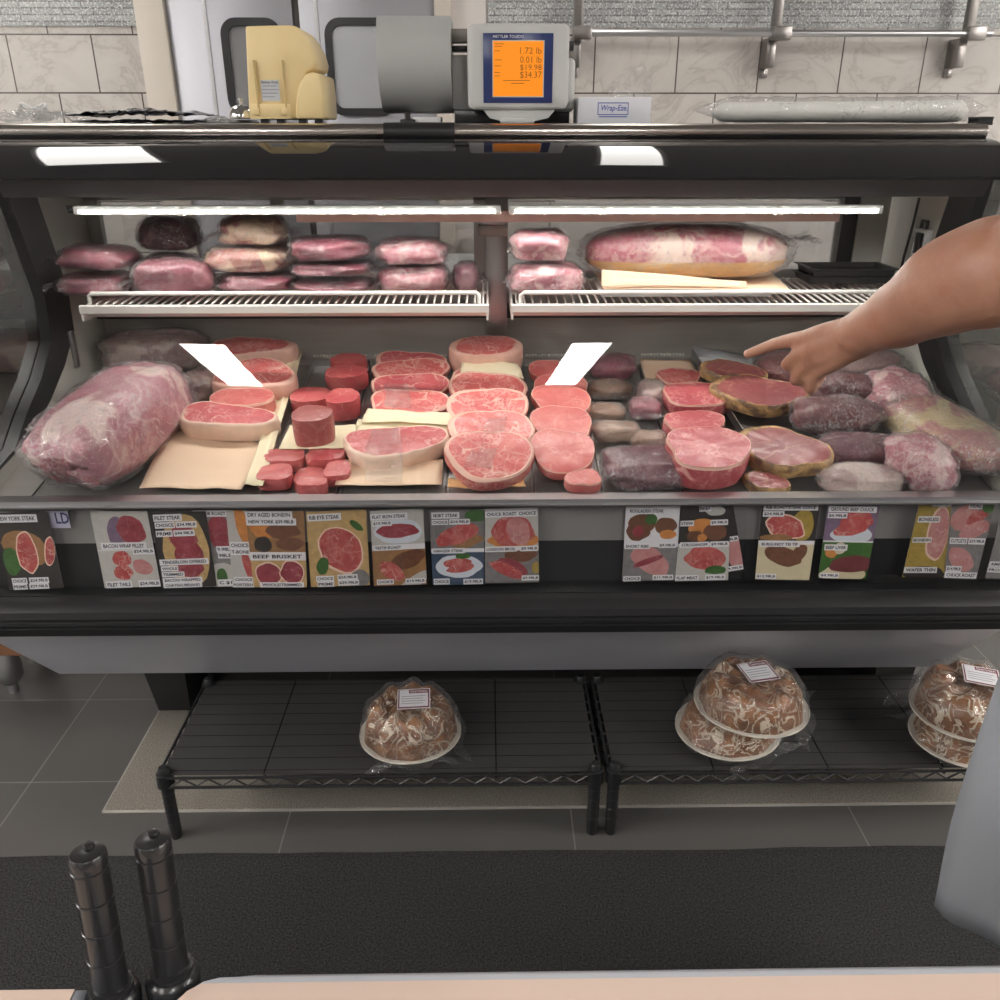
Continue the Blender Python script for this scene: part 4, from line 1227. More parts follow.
pairs = [(a, b) for i, a in enumerate(items) for b in items[i + 1:] if not (a['fixed'] and b['fixed']) and
         all(min(a['hi'][k], b['hi'][k]) - max(a['lo'][k], b['lo'][k]) > -0.02 for k in range(3))]
for rnd_ in range(22):
    moved = set()
    hit = 0
    push = {}
    for a, b in pairs:
        if not all(min(a['hi'][k] + a['d'][k], b['hi'][k] + b['d'][k]) - max(a['lo'][k] + a['d'][k], b['lo'][k] + b['d'][k]) > 0 for k in range(3)): continue
        if not a['t'].overlap(b['t']): continue
        hit += 1
        ca, cb = a['c'] + a['d'], b['c'] + b['d']
        if a['fixed'] or b['fixed']:
            m, f = (b, a) if a['fixed'] else (a, b)
            nm = f['o'].name
            if nm.startswith(('front', 'fascia', 'sign')): q = Vector((0, 0.7, 0.7))
            elif nm.startswith(('end',)): q = Vector((-0.9 if m['c'].x > 0 else 0.9, 0.2, 0.2))
            elif nm.startswith(('rear', 'air', 'centre')): q = Vector((0, -1, 0))
            else: q = Vector((0, 0, 1))
            push.setdefault(id(m), [m, Vector((0, 0, 0))])[1].__iadd__(q * 0.0016)
            continue
        top, low = (a, b) if ca.z > cb.z else (b, a)
        row = a['o'].get('group') and a['o'].get('group') == b['o'].get('group') and 'shingled' in a['o']['group']
        dx = Vector((ca.x - cb.x, ca.y - cb.y, 0))
        size = 0.5 * min(a['hi'].x - a['lo'].x + b['hi'].x - b['lo'].x, a['hi'].y - a['lo'].y + b['hi'].y - b['lo'].y)
        if row:
            fr, bk = (a, b) if ca.y < cb.y else (b, a)
            push.setdefault(id(fr), [fr, Vector((0, 0, 0))])[1].__iadd__(Vector((0, -0.0004, 0.0013)))
            push.setdefault(id(bk), [bk, Vector((0, 0, 0))])[1].__iadd__(Vector((0, 0.0004, 0)))
        elif a['thin'] or b['thin'] or dx.length < 0.3 * size:
            push.setdefault(id(top), [top, Vector((0, 0, 0))])[1].__iadd__(Vector((0, 0, 0.0015)))
        else:
            dn = dx.normalized() * 0.0011
            for m, s in ((a, 1), (b, -1)):
                push.setdefault(id(m), [m, Vector((0, 0, 0))])[1].__iadd__(dn * s)
            push[id(top)][1].z += 0.0006
    for m, p in push.values():
        n_ = m['d'] + p
        lm = LIMP if m['o'].get('category') == 'paper' else LIMS if m['c'].z > 1.03 else LIM
        for k in range(3): n_[k] = max(-lm[k] if k < 2 else 0.0, min(lm[k], n_[k]))
        if (n_ - m['d']).length > 1e-6:
            m['d'] = n_
            m['t'] = BVHTree.FromPolygons([v + n_ for v in m['v']], m['f'])
            moved.add(id(m))
    if not moved: break
for it in items:
    if not it['fixed']: it['o'].location += it['d']
# ------------------------------------------------------------------ price cards behind the clear front strip
CY = 1.3735


def card(label, quad, yk, pics, strips, cat='price card', back='cardwhite'):
    """quad: pixel corners (tl, tr, br, bl) measured on the photo; pics: list of (u0, v0, u1, v1, material, [shapes]); strips: (text, u0, v0, u1, v1) with v down"""
    Y = CY + 0.0019 * yk
    q = [PY(px, py, Y) for px, py in quad]
    base = (q[3] + q[2]) / 2
    t = thing('price_card', label, cat, base, 'price cards in the clear front strip')

    def W(u, v, d):
        a = q[0].lerp(q[1], u); b = q[3].lerp(q[2], u)
        r = a.lerp(b, v)
        return Vector((r.x, Y - d, r.z))

    def quadmb(u0, v0, u1, v1, d0, d1):
        return MB().loft([[W(u, v, d) for u, v in ((u0, v0), (u1, v0), (u1, v1), (u0, v1))] for d in (d0, d1)])
    quadmb(0, 0, 1, 1, 0, 0.0004).part('card_sheet', M[back], t, smooth=False)
    for (u0, v0, u1, v1, mt, shapes) in pics:
        pt = quadmb(u0, v0, u1, v1, 0.00041, 0.0006).part('photo_print', M[mt], t, smooth=False)
        for j, (cu, cv, ru, rv, ang, m2, sd) in enumerate(shapes):
            n = 22
            o = []
            for k in range(n):
                a = 2 * PI * k / n
                r = 1 + 0.16 * noise.noise(Vector((math.cos(a) * 1.6, math.sin(a) * 1.6, sd)))
                x, y = ru * math.cos(a) * r, rv * math.sin(a) * r
                c, s = math.cos(math.radians(ang)), math.sin(math.radians(ang))
                o.append((min(u1, max(u0, cu + (x * c - y * s))), min(v1, max(v0, cv + (x * s + y * c)))))
            d0 = 0.00061 + 0.00008 * j
            MB().loft([[W(u, v, d) for u, v in o] for d in (d0, d0 + 0.00007)]).part('pictured_food', M[m2], pt, smooth=False)
    for (tx, u0, v0, u1, v1) in strips:
        s = quadmb(u0, v0, u1, v1, 0.0013, 0.0015).part('price_strip', M['cardwhite'], t, smooth=False)
        if tx:
            mu, mv = (u1 - u0) * 0.05, (v1 - v0) * 0.22
            text_mb(tx, u0 + mu, u1 - mu, -(v1 - mv), -(v0 + mv), lambda x, z: W(x, -z, 0.00153), 0.028).part('lettering', M['ink'], s, smooth=False)
    return t


pf = lambda n, c, var=0.4, sc=130: M.__setitem__(n, flat(n, c, 0.35, 0, var, sc))
pf('p_board', (0.30, 0.16, 0.07)); pf('p_dark', (0.035, 0.03, 0.028)); pf('p_pale', (0.50, 0.48, 0.45), 0.12); pf('p_slate', (0.20, 0.19, 0.19))
pf('p_blue', (0.06, 0.09, 0.14)); pf('p_plate', (0.62, 0.66, 0.72), 0.05); pf('p_green', (0.05, 0.13, 0.03), 0.5, 150); pf('p_tan', (0.50, 0.33, 0.14)); pf('p_cream', (0.62, 0.54, 0.36), 0.08)
pf('p_cooked', (0.16, 0.07, 0.04), 0.5, 120); pf('p_orange', (0.55, 0.22, 0.06), 0.4, 120); pf('p_liver', (0.16, 0.04, 0.045)); pf('p_onion', (0.60, 0.50, 0.38)); pf('p_purple', (0.19, 0.13, 0.20), 0.3, 100)
pf('p_mustard', (0.38, 0.27, 0.06))
M['p_meat'] = meat_mat('printed_red', (0.42, 0.05, 0.05), (0.55, 0.11, 0.10), (0.75, 0.48, 0.42), 0.5, 120)
M['p_meatd'] = meat_mat('printed_maroon', (0.26, 0.03, 0.045), (0.36, 0.06, 0.08), (0.55, 0.28, 0.28), 0.3, 120)
M['p_pink'] = meat_mat('printed_pink', (0.52, 0.20, 0.20), (0.62, 0.29, 0.28), (0.75, 0.55, 0.5), 0.3, 100)
M['p_rim'] = M['fat_white']
full = lambda m, s=[]: (0.0, 0.0, 1.0, 1.0, m, s)

card('price card for New York steak, steak pictured on a dark board', ((-6, 513), (48, 512), (64, 588), (10, 590)), 0,
     [full('p_dark', [(0.45, 0.45, 0.42, 0.22, 10, 'p_board', 1), (0.15, 0.62, 0.16, 0.18, 0, 'p_green', 2), (0.46, 0.52, 0.20, 0.27, 0, 'p_rim', 3), (0.46, 0.52, 0.175, 0.25, 0, 'p_meat', 3), (0.88, 0.5, 0.10, 0.20, 20, 'p_rim', 5), (0.89, 0.5, 0.085, 0.18, 20, 'p_meat', 5)])],
     [('NEW YORK STEAK', 0.0, 0.02, 0.78, 0.12), ('CHOICE', 0.08, 0.84, 0.36, 0.92), ('$24.98LB', 0.40, 0.84, 0.76, 0.92), ('PRIME', 0.08, 0.92, 0.34, 0.995), ('$29.98LB', 0.38, 0.92, 0.74, 0.995)])
M['lilac'] = flat('lilac_card', (0.48, 0.47, 0.60), 0.5, 0, 0.03)
M['navy'] = flat('navy_ink', (0.03, 0.03, 0.12), 0.5, 0, 0.03)
p = PY(60, 528, CY + 0.006)
lt = thing('lettered_card', 'lilac card with two large navy letters behind the New York steak card', 'sign', p)
a, b = PY(46, 511, CY + 0.006), PY(71, 528, CY + 0.006)
MB().box((a.x, CY + 0.006, b.z), (b.x, CY + 0.0064, a.z)).part('card_sheet', M['lilac'], lt)
a2, b2 = PY(52.5, 514, CY), PY(68.5, 525, CY)
text_mb('LD', a2.x, b2.x, b2.z, a2.z, lambda x, z: Vector((x, CY + 0.0058, z)), 0.02).part('lettering', M['navy'], lt, smooth=False)
card('price card for bacon wrap filet and filet tails', ((90, 511), (147, 511), (161, 586), (105, 588)), 0,
     [(0, 0, 1, 0.5, 'p_pale', [(0.40, 0.26, 0.16, 0.2, 20, 'p_purple', 1), (0.66, 0.24, 0.25, 0.18, 8, 'p_meatd', 2)]), (0, 0.51, 1, 1, 'p_pale', [(0.40, 0.62, 0.17, 0.10, 0, 'p_meat', 3), (0.38, 0.80, 0.17, 0.10, 0, 'p_meat', 4), (0.74, 0.73, 0.18, 0.10, 10, 'p_pink', 5)])],
     [('BACON WRAP FILLET', 0.08, 0.40, 0.88, 0.49), ('$24.98LB', 0.62, 0.48, 1.0, 0.56), ('FILET TAILS', 0.04, 0.91, 0.50, 1.0), ('$34.98LB', 0.62, 0.91, 1.0, 1.0)])
card('price card for filet steak with tenderloin choices below', ((151, 513), (206, 511), (217, 586), (162, 588)), 0.8,
     [full('p_dark', [(0.55, 0.5, 0.42, 0.48, 0, 'p_tan', 1), (0.52, 0.33, 0.25, 0.16, 0, 'p_meatd', 2), (0.58, 0.55, 0.27, 0.16, 0, 'p_meatd', 3), (0.55, 0.75, 0.25, 0.12, 0, 'p_meatd', 4)])],
     [('FILET STEAK', 0.03, 0.02, 0.55, 0.11), ('CHOICE', 0.04, 0.12, 0.40, 0.20), ('$34.98LB', 0.42, 0.12, 0.80, 0.20), ('PRIME', 0.04, 0.23, 0.34, 0.31), ('$44.98LB', 0.36, 0.23, 0.74, 0.31), ('TENDERLOIN OFFERED', 0.03, 0.61, 0.92, 0.69), ('WHOLE', 0.04, 0.70, 0.35, 0.77), ('TRIMMED', 0.04, 0.78, 0.45, 0.85), ('BACON WRAPPED', 0.04, 0.86, 0.76, 0.93), ('CHATEAUBRIAND', 0.04, 0.93, 0.74, 1.0)])
card('price card for beef rib roast, half covered by the T-bone card', ((192, 510), (230, 510), (240, 586), (204, 587)), 1.5,
     [full('p_slate', [(0.65, 0.28, 0.32, 0.22, 0, 'p_meatd', 1), (0.6, 0.86, 0.4, 0.18, 0, 'p_pale', 2), (0.55, 0.86, 0.15, 0.10, 0, 'p_green', 3)])],
     [('BEEF RIB ROAST', 0.0, 0.0, 0.92, 0.08), ('9.98LB', 0.50, 0.46, 0.98, 0.54), ('98LB', 0.52, 0.54, 0.92, 0.62), ('C $19.', 0.42, 0.90, 1.0, 0.99)])
card('price card for T-bone and porterhouse, beside the rib roast card', ((226, 510), (246, 510), (255, 587), (233, 587)), 0.6,
     [full('p_pale', [(0.75, 0.2, 0.4, 0.22, 30, 'p_orange', 1), (0.8, 0.72, 0.34, 0.14, 40, 'p_meat', 2)])],
     [('CHOICE', 0.05, 0.40, 0.98, 0.49), ('T-BONE', 0.05, 0.49, 0.98, 0.57), ('CHOICE', 0.10, 0.86, 0.98, 0.93), ('PORTERH', 0.0, 0.93, 0.98, 1.0)])
card('price card for dry aged bone-in New York over beef brisket', ((245, 511), (304, 511), (307, 587), (254, 587)), 0,
     [(0, 0, 1, 0.53, 'p_board', [(0.3, 0.2, 0.25, 0.15, 0, 'p_orange', 1), (0.62, 0.25, 0.3, 0.1, 0, 'p_cooked', 2), (0.25, 0.43, 0.16, 0.10, 0, 'p_dark', 3), (0.72, 0.42, 0.25, 0.09, 0, 'p_cooked', 4)]), (0, 0.64, 1, 1, 'p_tan', [(0.30, 0.82, 0.26, 0.16, 0, 'p_rim', 5), (0.30, 0.82, 0.24, 0.14, 0, 'p_meatd', 5), (0.74, 0.80, 0.24, 0.16, 0, 'p_rim', 6), (0.74, 0.80, 0.22, 0.14, 0, 'p_meatd', 6)])],
     [('DRY AGED BONE/IN', 0.0, 0.0, 0.80, 0.09), ('NEW YORK $39.98LB', 0.0, 0.09, 0.86, 0.18), ('BEEF BRISKET', 0.0, 0.54, 0.98, 0.63), ('WHOLE/TRIMMED', 0.12, 0.93, 0.95, 1.0)])
card('price card with one large rib eye steak', ((306, 512), (366, 509), (370, 585), (311, 587)), 0,
     [full('p_tan', [(0.55, 0.52, 0.40, 0.30, 22, 'p_rim', 1), (0.55, 0.51, 0.37, 0.275, 22, 'p_meat', 1), (0.22, 0.72, 0.10, 0.12, 30, 'p_green', 3), (0.82, 0.20, 0.12, 0.05, 30, 'p_green', 4), (0.84, 0.9, 0.16, 0.12, 0, 'p_slate', 5)])],
     [('RIB EYE STEAK', 0.02, 0.03, 0.58, 0.12), ('CHOICE', 0.10, 0.85, 0.40, 0.925), ('PRIME', 0.12, 0.925, 0.40, 1.0), ('$24.98LB', 0.46, 0.84, 0.80, 0.915), ('$29.98LB', 0.47, 0.915, 0.82, 0.99)])
card('price card for flat iron steak over tri tip roast', ((370, 511), (423, 508), (427, 584), (374, 586)), 0,
     [(0, 0, 1, 0.45, 'p_pale', [(0.52, 0.28, 0.46, 0.16, 0, 'p_plate', 1), (0.50, 0.27, 0.40, 0.09, 0, 'p_meatd', 2)]), (0, 0.52, 1, 1, 'p_board', [(0.80, 0.95, 0.35, 0.08, -20, 'p_pale', 3), (0.65, 0.66, 0.34, 0.12, -12, 'p_cooked', 4), (0.35, 0.80, 0.25, 0.11, 20, 'p_meat', 5)])],
     [('FLAT IRON STEAK', 0.0, 0.04, 0.70, 0.12), ('$19.98LB', 0.03, 0.13, 0.40, 0.20), ('TRITIP-ROAST', 0.03, 0.45, 0.58, 0.52), ('CHOICE', 0.06, 0.91, 0.38, 0.98), ('$14.98LB', 0.60, 0.91, 0.98, 0.98)])
card('price card for skirt steak over hanger steak on a plate', ((429, 510), (484, 509), (484, 584), (433, 585)), 0,
     [(0, 0, 1, 0.51, 'p_slate', [(0.85, 0.08, 0.2, 0.08, 0, 'p_green', 1), (0.70, 0.42, 0.3, 0.07, -10, 'p_board', 2), (0.50, 0.33, 0.42, 0.12, -12, 'p_meat', 3)]), (0, 0.56, 1, 1, 'p_blue', [(0.50, 0.75, 0.44, 0.16, 0, 'p_plate', 4), (0.48, 0.70, 0.28, 0.06, -3, 'p_meat', 5), (0.55, 0.77, 0.28, 0.06, -6, 'p_meat', 6), (0.6, 0.61, 0.14, 0.04, 0, 'p_green', 7)])],
     [('SKIRT STEAK', 0.04, 0.03, 0.55, 0.11), ('CHOICE', 0.04, 0.125, 0.34, 0.19), ('$24.98LB', 0.36, 0.12, 0.74, 0.19), ('HANGER STEAK', 0.02, 0.50, 0.64, 0.57), ('CHOICE', 0.02, 0.91, 0.33, 0.99), ('$19.98LB', 0.60, 0.92, 0.98, 0.995)])
card('price card for chuck roast over london broil', ((485, 509), (538, 507), (539, 582), (485, 583)), 0,
     [(0, 0, 1, 0.50, 'p_pale', [(0.55, 0.42, 0.5, 0.10, 0, 'p_orange', 1), (0.52, 0.30, 0.40, 0.20, 0, 'p_meat', 2), (0.62, 0.3, 0.24, 0.17, 30, 'p_pink', 3)]), (0, 0.56, 1, 1, 'p_slate', [(0.65, 0.62, 0.30, 0.10, 0, 'p_cooked', 4), (0.50, 0.78, 0.30, 0.10, 15, 'p_meatd', 5), (0.40, 0.82, 0.34, 0.08, 18, 'p_meat', 6), (0.95, 0.8, 0.08, 0.08, 0, 'p_mustard', 7)])],
     [('CHUCK ROAST', 0.0, 0.03, 0.62, 0.11), ('CHOICE', 0.62, 0.03, 0.98, 0.11), ('LONDON BROIL', 0.0, 0.50, 0.60, 0.57), ('$9.98LB', 0.66, 0.50, 0.99, 0.57), ('$9.98LB', 0.68, 0.90, 1.0, 0.97)])
card('price card for rouladen steak over short ribs', ((626, 506), (680, 506), (676, 580), (622, 581)), 0,
     [(0, 0, 1, 0.48, 'cardwhite', [(0.32, 0.22, 0.26, 0.12, 0, 'p_cooked', 1), (0.25, 0.32, 0.22, 0.13, 0, 'p_cooked', 2), (0.25, 0.33, 0.11, 0.07, 0, 'p_meatd', 3), (0.75, 0.26, 0.20, 0.12, 0, 'p_cooked', 4), (0.8, 0.37, 0.16, 0.06, 0, 'p_orange', 5), (0.48, 0.17, 0.12, 0.07, 0, 'p_green', 6)]), (0, 0.54, 1, 1, 'p_slate', [(0.5, 0.73, 0.37, 0.18, 22, 'p_pink', 7), (0.46, 0.73, 0.30, 0.04, -14, 'p_meatd', 8)])],
     [('ROULADEN STEAK', 0.04, 0.02, 0.74, 0.10), ('SHORT RIBS', 0.01, 0.49, 0.48, 0.56), ('$9.98LB', 0.64, 0.48, 0.96, 0.55), ('CHOICE', 0.02, 0.93, 0.34, 1.0), ('$11.98LB', 0.56, 0.92, 0.94, 0.99)])
card('price card for beef stew, stroganoff and flap meat', ((682, 505), (731, 503), (728, 580), (675, 581)), -1,
     [(0, 0, 1, 0.5, 'p_dark', [(0.70, 0.09, 0.2, 0.06, 0, 'p_pale', 1), (0.45, 0.3, 0.28, 0.12, 0, 'p_orange', 2), (0.7, 0.36, 0.24, 0.11, 0, 'p_cooked', 3), (0.3, 0.40, 0.16, 0.07, 0, 'p_cooked', 4), (0.45, 0.43, 0.10, 0.05, 0, 'p_orange', 5)]), (0, 0.53, 1, 1, 'p_pale', [(0.55, 0.70, 0.42, 0.15, 3, 'p_meat', 6), (0.75, 0.86, 0.2, 0.06, 0, 'p_green', 7)])],
     [('BEEF', 0.36, 0.01, 0.60, 0.09), ('STEW', 0.0, 0.20, 0.27, 0.27), ('$9.98LB', 0.60, 0.20, 0.95, 0.27), ('STROGANOFF', 0.03, 0.48, 0.60, 0.55), ('$9.98LB', 0.62, 0.48, 0.98, 0.55), ('FLAP MEAT', 0.0, 0.92, 0.44, 0.99), ('$19.98LB', 0.56, 0.92, 0.94, 0.99)])
card('black price card leaning askew behind the stew card', ((706, 502), (732, 499), (744, 570), (720, 574)), 1,
     [full('p_dark', [(0.8, 0.72, 0.45, 0.22, 0, 'p_pink', 1)])],
     [('98LB', 0.45, 0.50, 0.98, 0.57), ('$14.98LB', 0.10, 0.91, 0.98, 0.98)])
card('price card for rib roast and steak over burgundy tri tip', ((762, 503), (820, 503), (809, 580), (755, 579)), 0,
     [(0, 0, 1, 0.48, 'p_dark', [(0.75, 0.28, 0.2, 0.2, 0, 'p_mustard', 1), (0.45, 0.30, 0.36, 0.16, 10, 'p_rim', 2), (0.45, 0.30, 0.33, 0.14, 10, 'p_meat', 2), (0.3, 0.44, 0.3, 0.04, 0, 'p_board', 3)]), (0, 0.53, 1, 1, 'p_cream', [(0.45, 0.68, 0.34, 0.13, 12, 'p_cooked', 4), (0.75, 0.64, 0.15, 0.10, -30, 'p_cooked', 5)])],
     [('RIB ROAST/STEAK COICE', 0.03, 0.01, 0.98, 0.09), ('$24.98LB', 0.03, 0.10, 0.40, 0.17), ('BURGUNDY TRI TIP', 0.02, 0.49, 0.74, 0.56), ('$12.98LB', 0.01, 0.92, 0.38, 0.99)])
card('price card for ground beef chuck over beef liver', ((828, 504), (880, 505), (866, 579), (818, 578)), 0,
     [(0, 0, 1, 0.48, 'p_purple', [(0.55, 0.40, 0.42, 0.12, 0, 'p_plate', 1), (0.60, 0.22, 0.32, 0.14, -6, 'p_meat', 2), (0.5, 0.33, 0.34, 0.08, -6, 'p_meat', 3)]), (0, 0.5, 1, 1, 'p_green', [(0.2, 0.62, 0.14, 0.10, 0, 'p_orange', 4), (0.36, 0.58, 0.12, 0.08, 0, 'p_onion', 5), (0.5, 0.94, 0.5, 0.12, 0, 'p_cream', 6), (0.66, 0.80, 0.46, 0.12, -2, 'p_liver', 7)])],
     [('GROUND BEEF CHUCK', 0.02, 0.02, 0.95, 0.10), ('$6.98LB', 0.02, 0.11, 0.40, 0.18), ('BEEF LIVER', 0.04, 0.53, 0.50, 0.61), ('$4.98LB', 0.02, 0.92, 0.42, 0.99)])
card('tall price card for pork chops with a mustard background', ((920, 500), (952, 500), (944, 577), (902, 577)), 0,
     [full('p_mustard', [(0.70, 0.42, 0.30, 0.36, 18, 'p_rim', 1), (0.72, 0.42, 0.27, 0.33, 18, 'p_pink', 1), (0.5, 0.95, 0.5, 0.10, 0, 'p_dark', 2)])],
     [('PORK CH', 0.40, 0.0, 0.98, 0.08), ('BONELESS', 0.06, 0.20, 0.70, 0.28), ('BONE/IN', 0.04, 0.47, 0.55, 0.54), ('WAFER THIN', 0.0, 0.86, 0.80, 0.94)])
card('price card for veal cutlets over pink chuck roast', ((952, 501), (995, 502), (976, 579), (944, 578)), -0.6,
     [full('p_slate', [(0.35, 0.20, 0.34, 0.16, -10, 'p_pink', 1), (0.65, 0.20, 0.25, 0.08, -14, 'p_meat', 2), (0.65, 0.36, 0.40, 0.10, -10, 'p_pink', 3), (0.88, 0.08, 0.14, 0.06, 0, 'p_green', 4), (0.42, 0.74, 0.40, 0.14, 12, 'p_pink', 5)])],
     [('VEAL', 0.40, 0.01, 0.72, 0.09), ('CUTLETS', 0.04, 0.46, 0.50, 0.54), ('$29.98LB', 0.54, 0.46, 0.98, 0.54), ('$14.98LB', 0.02, 0.83, 0.48, 0.91), ('CHUCK ROAST', 0.0, 0.91, 0.98, 0.99)])
card('price card at the far end of the strip, mostly cut off', ((1000, 520), (1050, 522), (1036, 580), (985, 578)), 0,
     [full('p_slate', [(0.35, 0.30, 0.25, 0.2, 0, 'p_meatd', 1)])],
     [('AMERICAN', 0.0, 0.70, 0.55, 0.79), ('FROZEN', 0.0, 0.80, 0.48, 0.89)])
# ------------------------------------------------------------------ below the case: mats, wire shelves, pastry
M['rug'] = pile_mat('beige_loop_carpet', (0.09, 0.08, 0.07), (0.36, 0.33, 0.28), 420, 0.003)
M['mat'] = pile_mat('black_ribbed_mat', (0.014, 0.014, 0.015), (0.075, 0.074, 0.074), 260, 0.006)
a, b = PZ(104, 811, 0.004), PZ(160, 708, 0.004)
cr_ = thing('carpet_runner', 'thin beige speckled carpet runner lying under the black wire shelves', 'mat', ((a.x + 1.45) / 2, (a.y + b.y) / 2, 0))
MB().box((a.x, a.y, 0.0005), (1.45, b.y, 0.007), 0.002).part('carpet_pile', M['rug'], cr_)
M['binding'] = flat('pale_binding', (0.34, 0.32, 0.29), 0.8)
bi = MB().box((a.x - 0.003, a.y - 0.004, 0.0004), (1.45, a.y, 0.0066), 0.001)
bi.loft([[Vector((a.x - 0.003, a.y - 0.004, z)), Vector((a.x, a.y - 0.004, z)), Vector((a.x, b.y, z)), Vector((a.x - 0.003, b.y, z))] for z in (0.0004, 0.0066)])
bi.part('edge_binding', M['binding'], cr_)
ya, yb = PZ(500, 849, 0.008).y, PZ(500, 1015, 0.008).y
mt = MB()
n = 60
edge_ = [(-1.6 + 3.2 * i / n, ya + 0.004 * noise.noise(Vector((i * 0.35, 0, 4))) + 0.006 * noise.noise(Vector((i * 0.12, 3, 1)))) for i in range(n + 1)]
def mat_pt(u, v):
    x, y = edge_[min(n, int(round(u * n)))]
    return Vector((x, 0.50 + (y - 0.50) * v, 0.009 - 0.006 * max(0, (v - 0.985) / 0.015)))
mt.sheet(mat_pt, n, 60, 0.006)
mt.single('floor_mat', M['mat'], 'long dark charcoal floor mat between the counter and the wire shelves', 'mat')

SY0, SY1, SZ = PZ(400, 776, 0.165).y, PZ(400, 680, 0.165).y, 0.165
M['rib_matte'] = flat('matte_black_rib', (0.008, 0.008, 0.008), 0.95, 0, 0.1, spec=0.1)
M['liner'] = flat('smoky_shelf_liner', (0.034, 0.033, 0.032), 0.55, 0, 0.1)


def floor_shelf(x0, x1, label):
    t = thing('wire_shelf_rack', label, 'shelf', ((x0 + x1) / 2, (SY0 + SY1) / 2, 0), 'low black wire shelves on the floor')
    for y, s in ((SY0, -1), (SY1, 1)):
        for x in (x0 + 0.015, x1 - 0.015):
            zb_ = 0.0076 if s > 0 else 0.0
            lg = MB().lathe([(0.0, zb_), (0.011, zb_), (0.0125, zb_ + 0.006), (0.0125, SZ + 0.012), (0.009, SZ + 0.018), (0, SZ + 0.019)], (x, y + 0.012 * -s, 0), n=16)
            for k in range(1, 6):
                lg.lathe([(0.0125, -0.001), (0.0131, 0), (0.0125, 0.001)], (x, y + 0.012 * -s, 0.02 + 0.025 * k), n=16)
            l = lg.part('leg', M['black_wire'], t)
            MB().lathe([(0.0132, -0.028), (0.018, -0.026), (0.0165, 0.004), (0.0132, 0.006)], (x, y + 0.012 * -s, SZ), n=18).part('collar', M['black_wire'], l)
    for y in (SY0, SY1):
        f = MB()
        f.tube([(x0 + 0.02, y, SZ), (x1 - 0.02, y, SZ)], 0.0032, 8)
        f.tube([(x0 + 0.02, y, SZ - 0.024), (x1 - 0.02, y, SZ - 0.024)], 0.0032, 8)
        n = int((x1 - x0) / 0.027)
        z = [Vector((x0 + 0.03 + (x1 - x0 - 0.06) * i / n, y, SZ - (0.003 if i % 2 else 0.021))) for i in range(n + 1)]
        f.tube(z, 0.0022, 6)
        f.part('truss_rail', M['black_wire'], t)
    for x in (x0 + 0.004, x1 - 0.004):
        f = MB()
        f.tube([(x, SY0 + 0.02, SZ), (x, SY1 - 0.02, SZ)], 0.0032, 8)
        f.tube([(x, SY0 + 0.02, SZ - 0.024), (x, SY1 - 0.02, SZ - 0.024)], 0.0032, 8)
        f.tube([Vector((x, SY0 + 0.02 + (SY1 - SY0 - 0.04) * i / 16, SZ - (0.003 if i % 2 else 0.021))) for i in range(17)], 0.0022, 6)
        f.part('truss_rail', M['black_wire'], t)
    d = MB()
    n = 9
    for i in range(n):
        y = SY0 + (SY1 - SY0) * (i + 0.5) / n
        d.tube([(x0 + 0.005, y, SZ - 0.001), (x1 - 0.005, y, SZ - 0.001)], 0.0024, 6)
    for f_ in (0.24, 0.5, 0.76):
        x = x0 + (x1 - x0) * f_
        d.tube([(x, SY0, SZ - 0.005), (x, SY1, SZ - 0.005)], 0.0032, 8)
    d.part('wire_deck', M['black_wire'], t)
    MB().box((x0 + 0.012, SY0 + 0.006, SZ + 0.0018), (x1 - 0.012, SY1 - 0.004, SZ + 0.0028)).part('shelf_liner', M['liner'], t)
    lr = MB()
    for i in range(n):
        y = SY0 + (SY1 - SY0) * (i + 0.5) / n
        lr.tube([(x0 + 0.014, y, SZ + 0.0024), (x1 - 0.014, y, SZ + 0.0024)], 0.0009, 6)
    for f_ in (0.24, 0.5, 0.76):
        x = x0 + (x1 - x0) * f_
        lr.tube([(x, SY0 + 0.008, SZ + 0.0024), (x, SY1 - 0.006, SZ + 0.0024)], 0.0016, 6)
    lr.part('liner_rib', M['rib_matte'], t)
    return t


xl, xm = PZ(156, 776, SZ).x, PZ(606, 776, SZ).x
floor_shelf(xl, xm - 0.0045, 'low black wire shelf carrying the single pastry pack')
floor_shelf(xm + 0.0045, xm + (xm - xl), 'low black wire shelf carrying the stacked pastry packs')

# pastry packs
def pastry_mat():
    m, nt, b = new_mat('iced_pastry')
    v = coords(nt)
    crust = mixc(nt, ramp(nt, nz(nt, v, 28, 4), [(0.35, (0, 0, 0)), (0.65, (1, 1, 1))]), (0.13, 0.048, 0.018), (0.32, 0.135, 0.05))
    n1 = nz(nt, v, 26, 3, 0.5, 1.3)
    rd = math_(nt, 'ABSOLUTE', math_(nt, 'SUBTRACT', n1, 0.5))
    ice = ramp(nt, rd, [(0.0, (1, 1, 1)), (0.022, (0.85,) * 3), (0.05, (0, 0, 0))])
    n2 = nz(nt, v, 9, 2)
    ice = math_(nt, 'MULTIPLY', ice, ramp(nt, n2, [(0.36, (0.1,) * 3), (0.52, (1, 1, 1))]))
    col = mixc(nt, ice, crust, (0.66, 0.55, 0.43))
    nt.links.new(col, b.inputs['Base Color'])
    b.inputs['Roughness'].default_value = 0.35
    nt.links.new(bump(nt, math_(nt, 'ADD', ice, nz(nt, v, 40, 4)), 0.9, 0.004), b.inputs['Normal'])
    return m


M['pastry'] = pastry_mat()
M['plate'] = flat('foam_plate', (0.74, 0.70, 0.62), 0.5, 0, 0.03)
M['maroon'] = flat('maroon_print', (0.16, 0.02, 0.035), 0.4, 0, 0.05)
M['label_grey'] = flat('fine_print', (0.30, 0.30, 0.33), 0.5)
M['film_pastry'] = film_mat('pastry_film', (0.97, 0.97, 0.97), 0.05, 0.06, 0.09, 26, 1.0, 0.008)


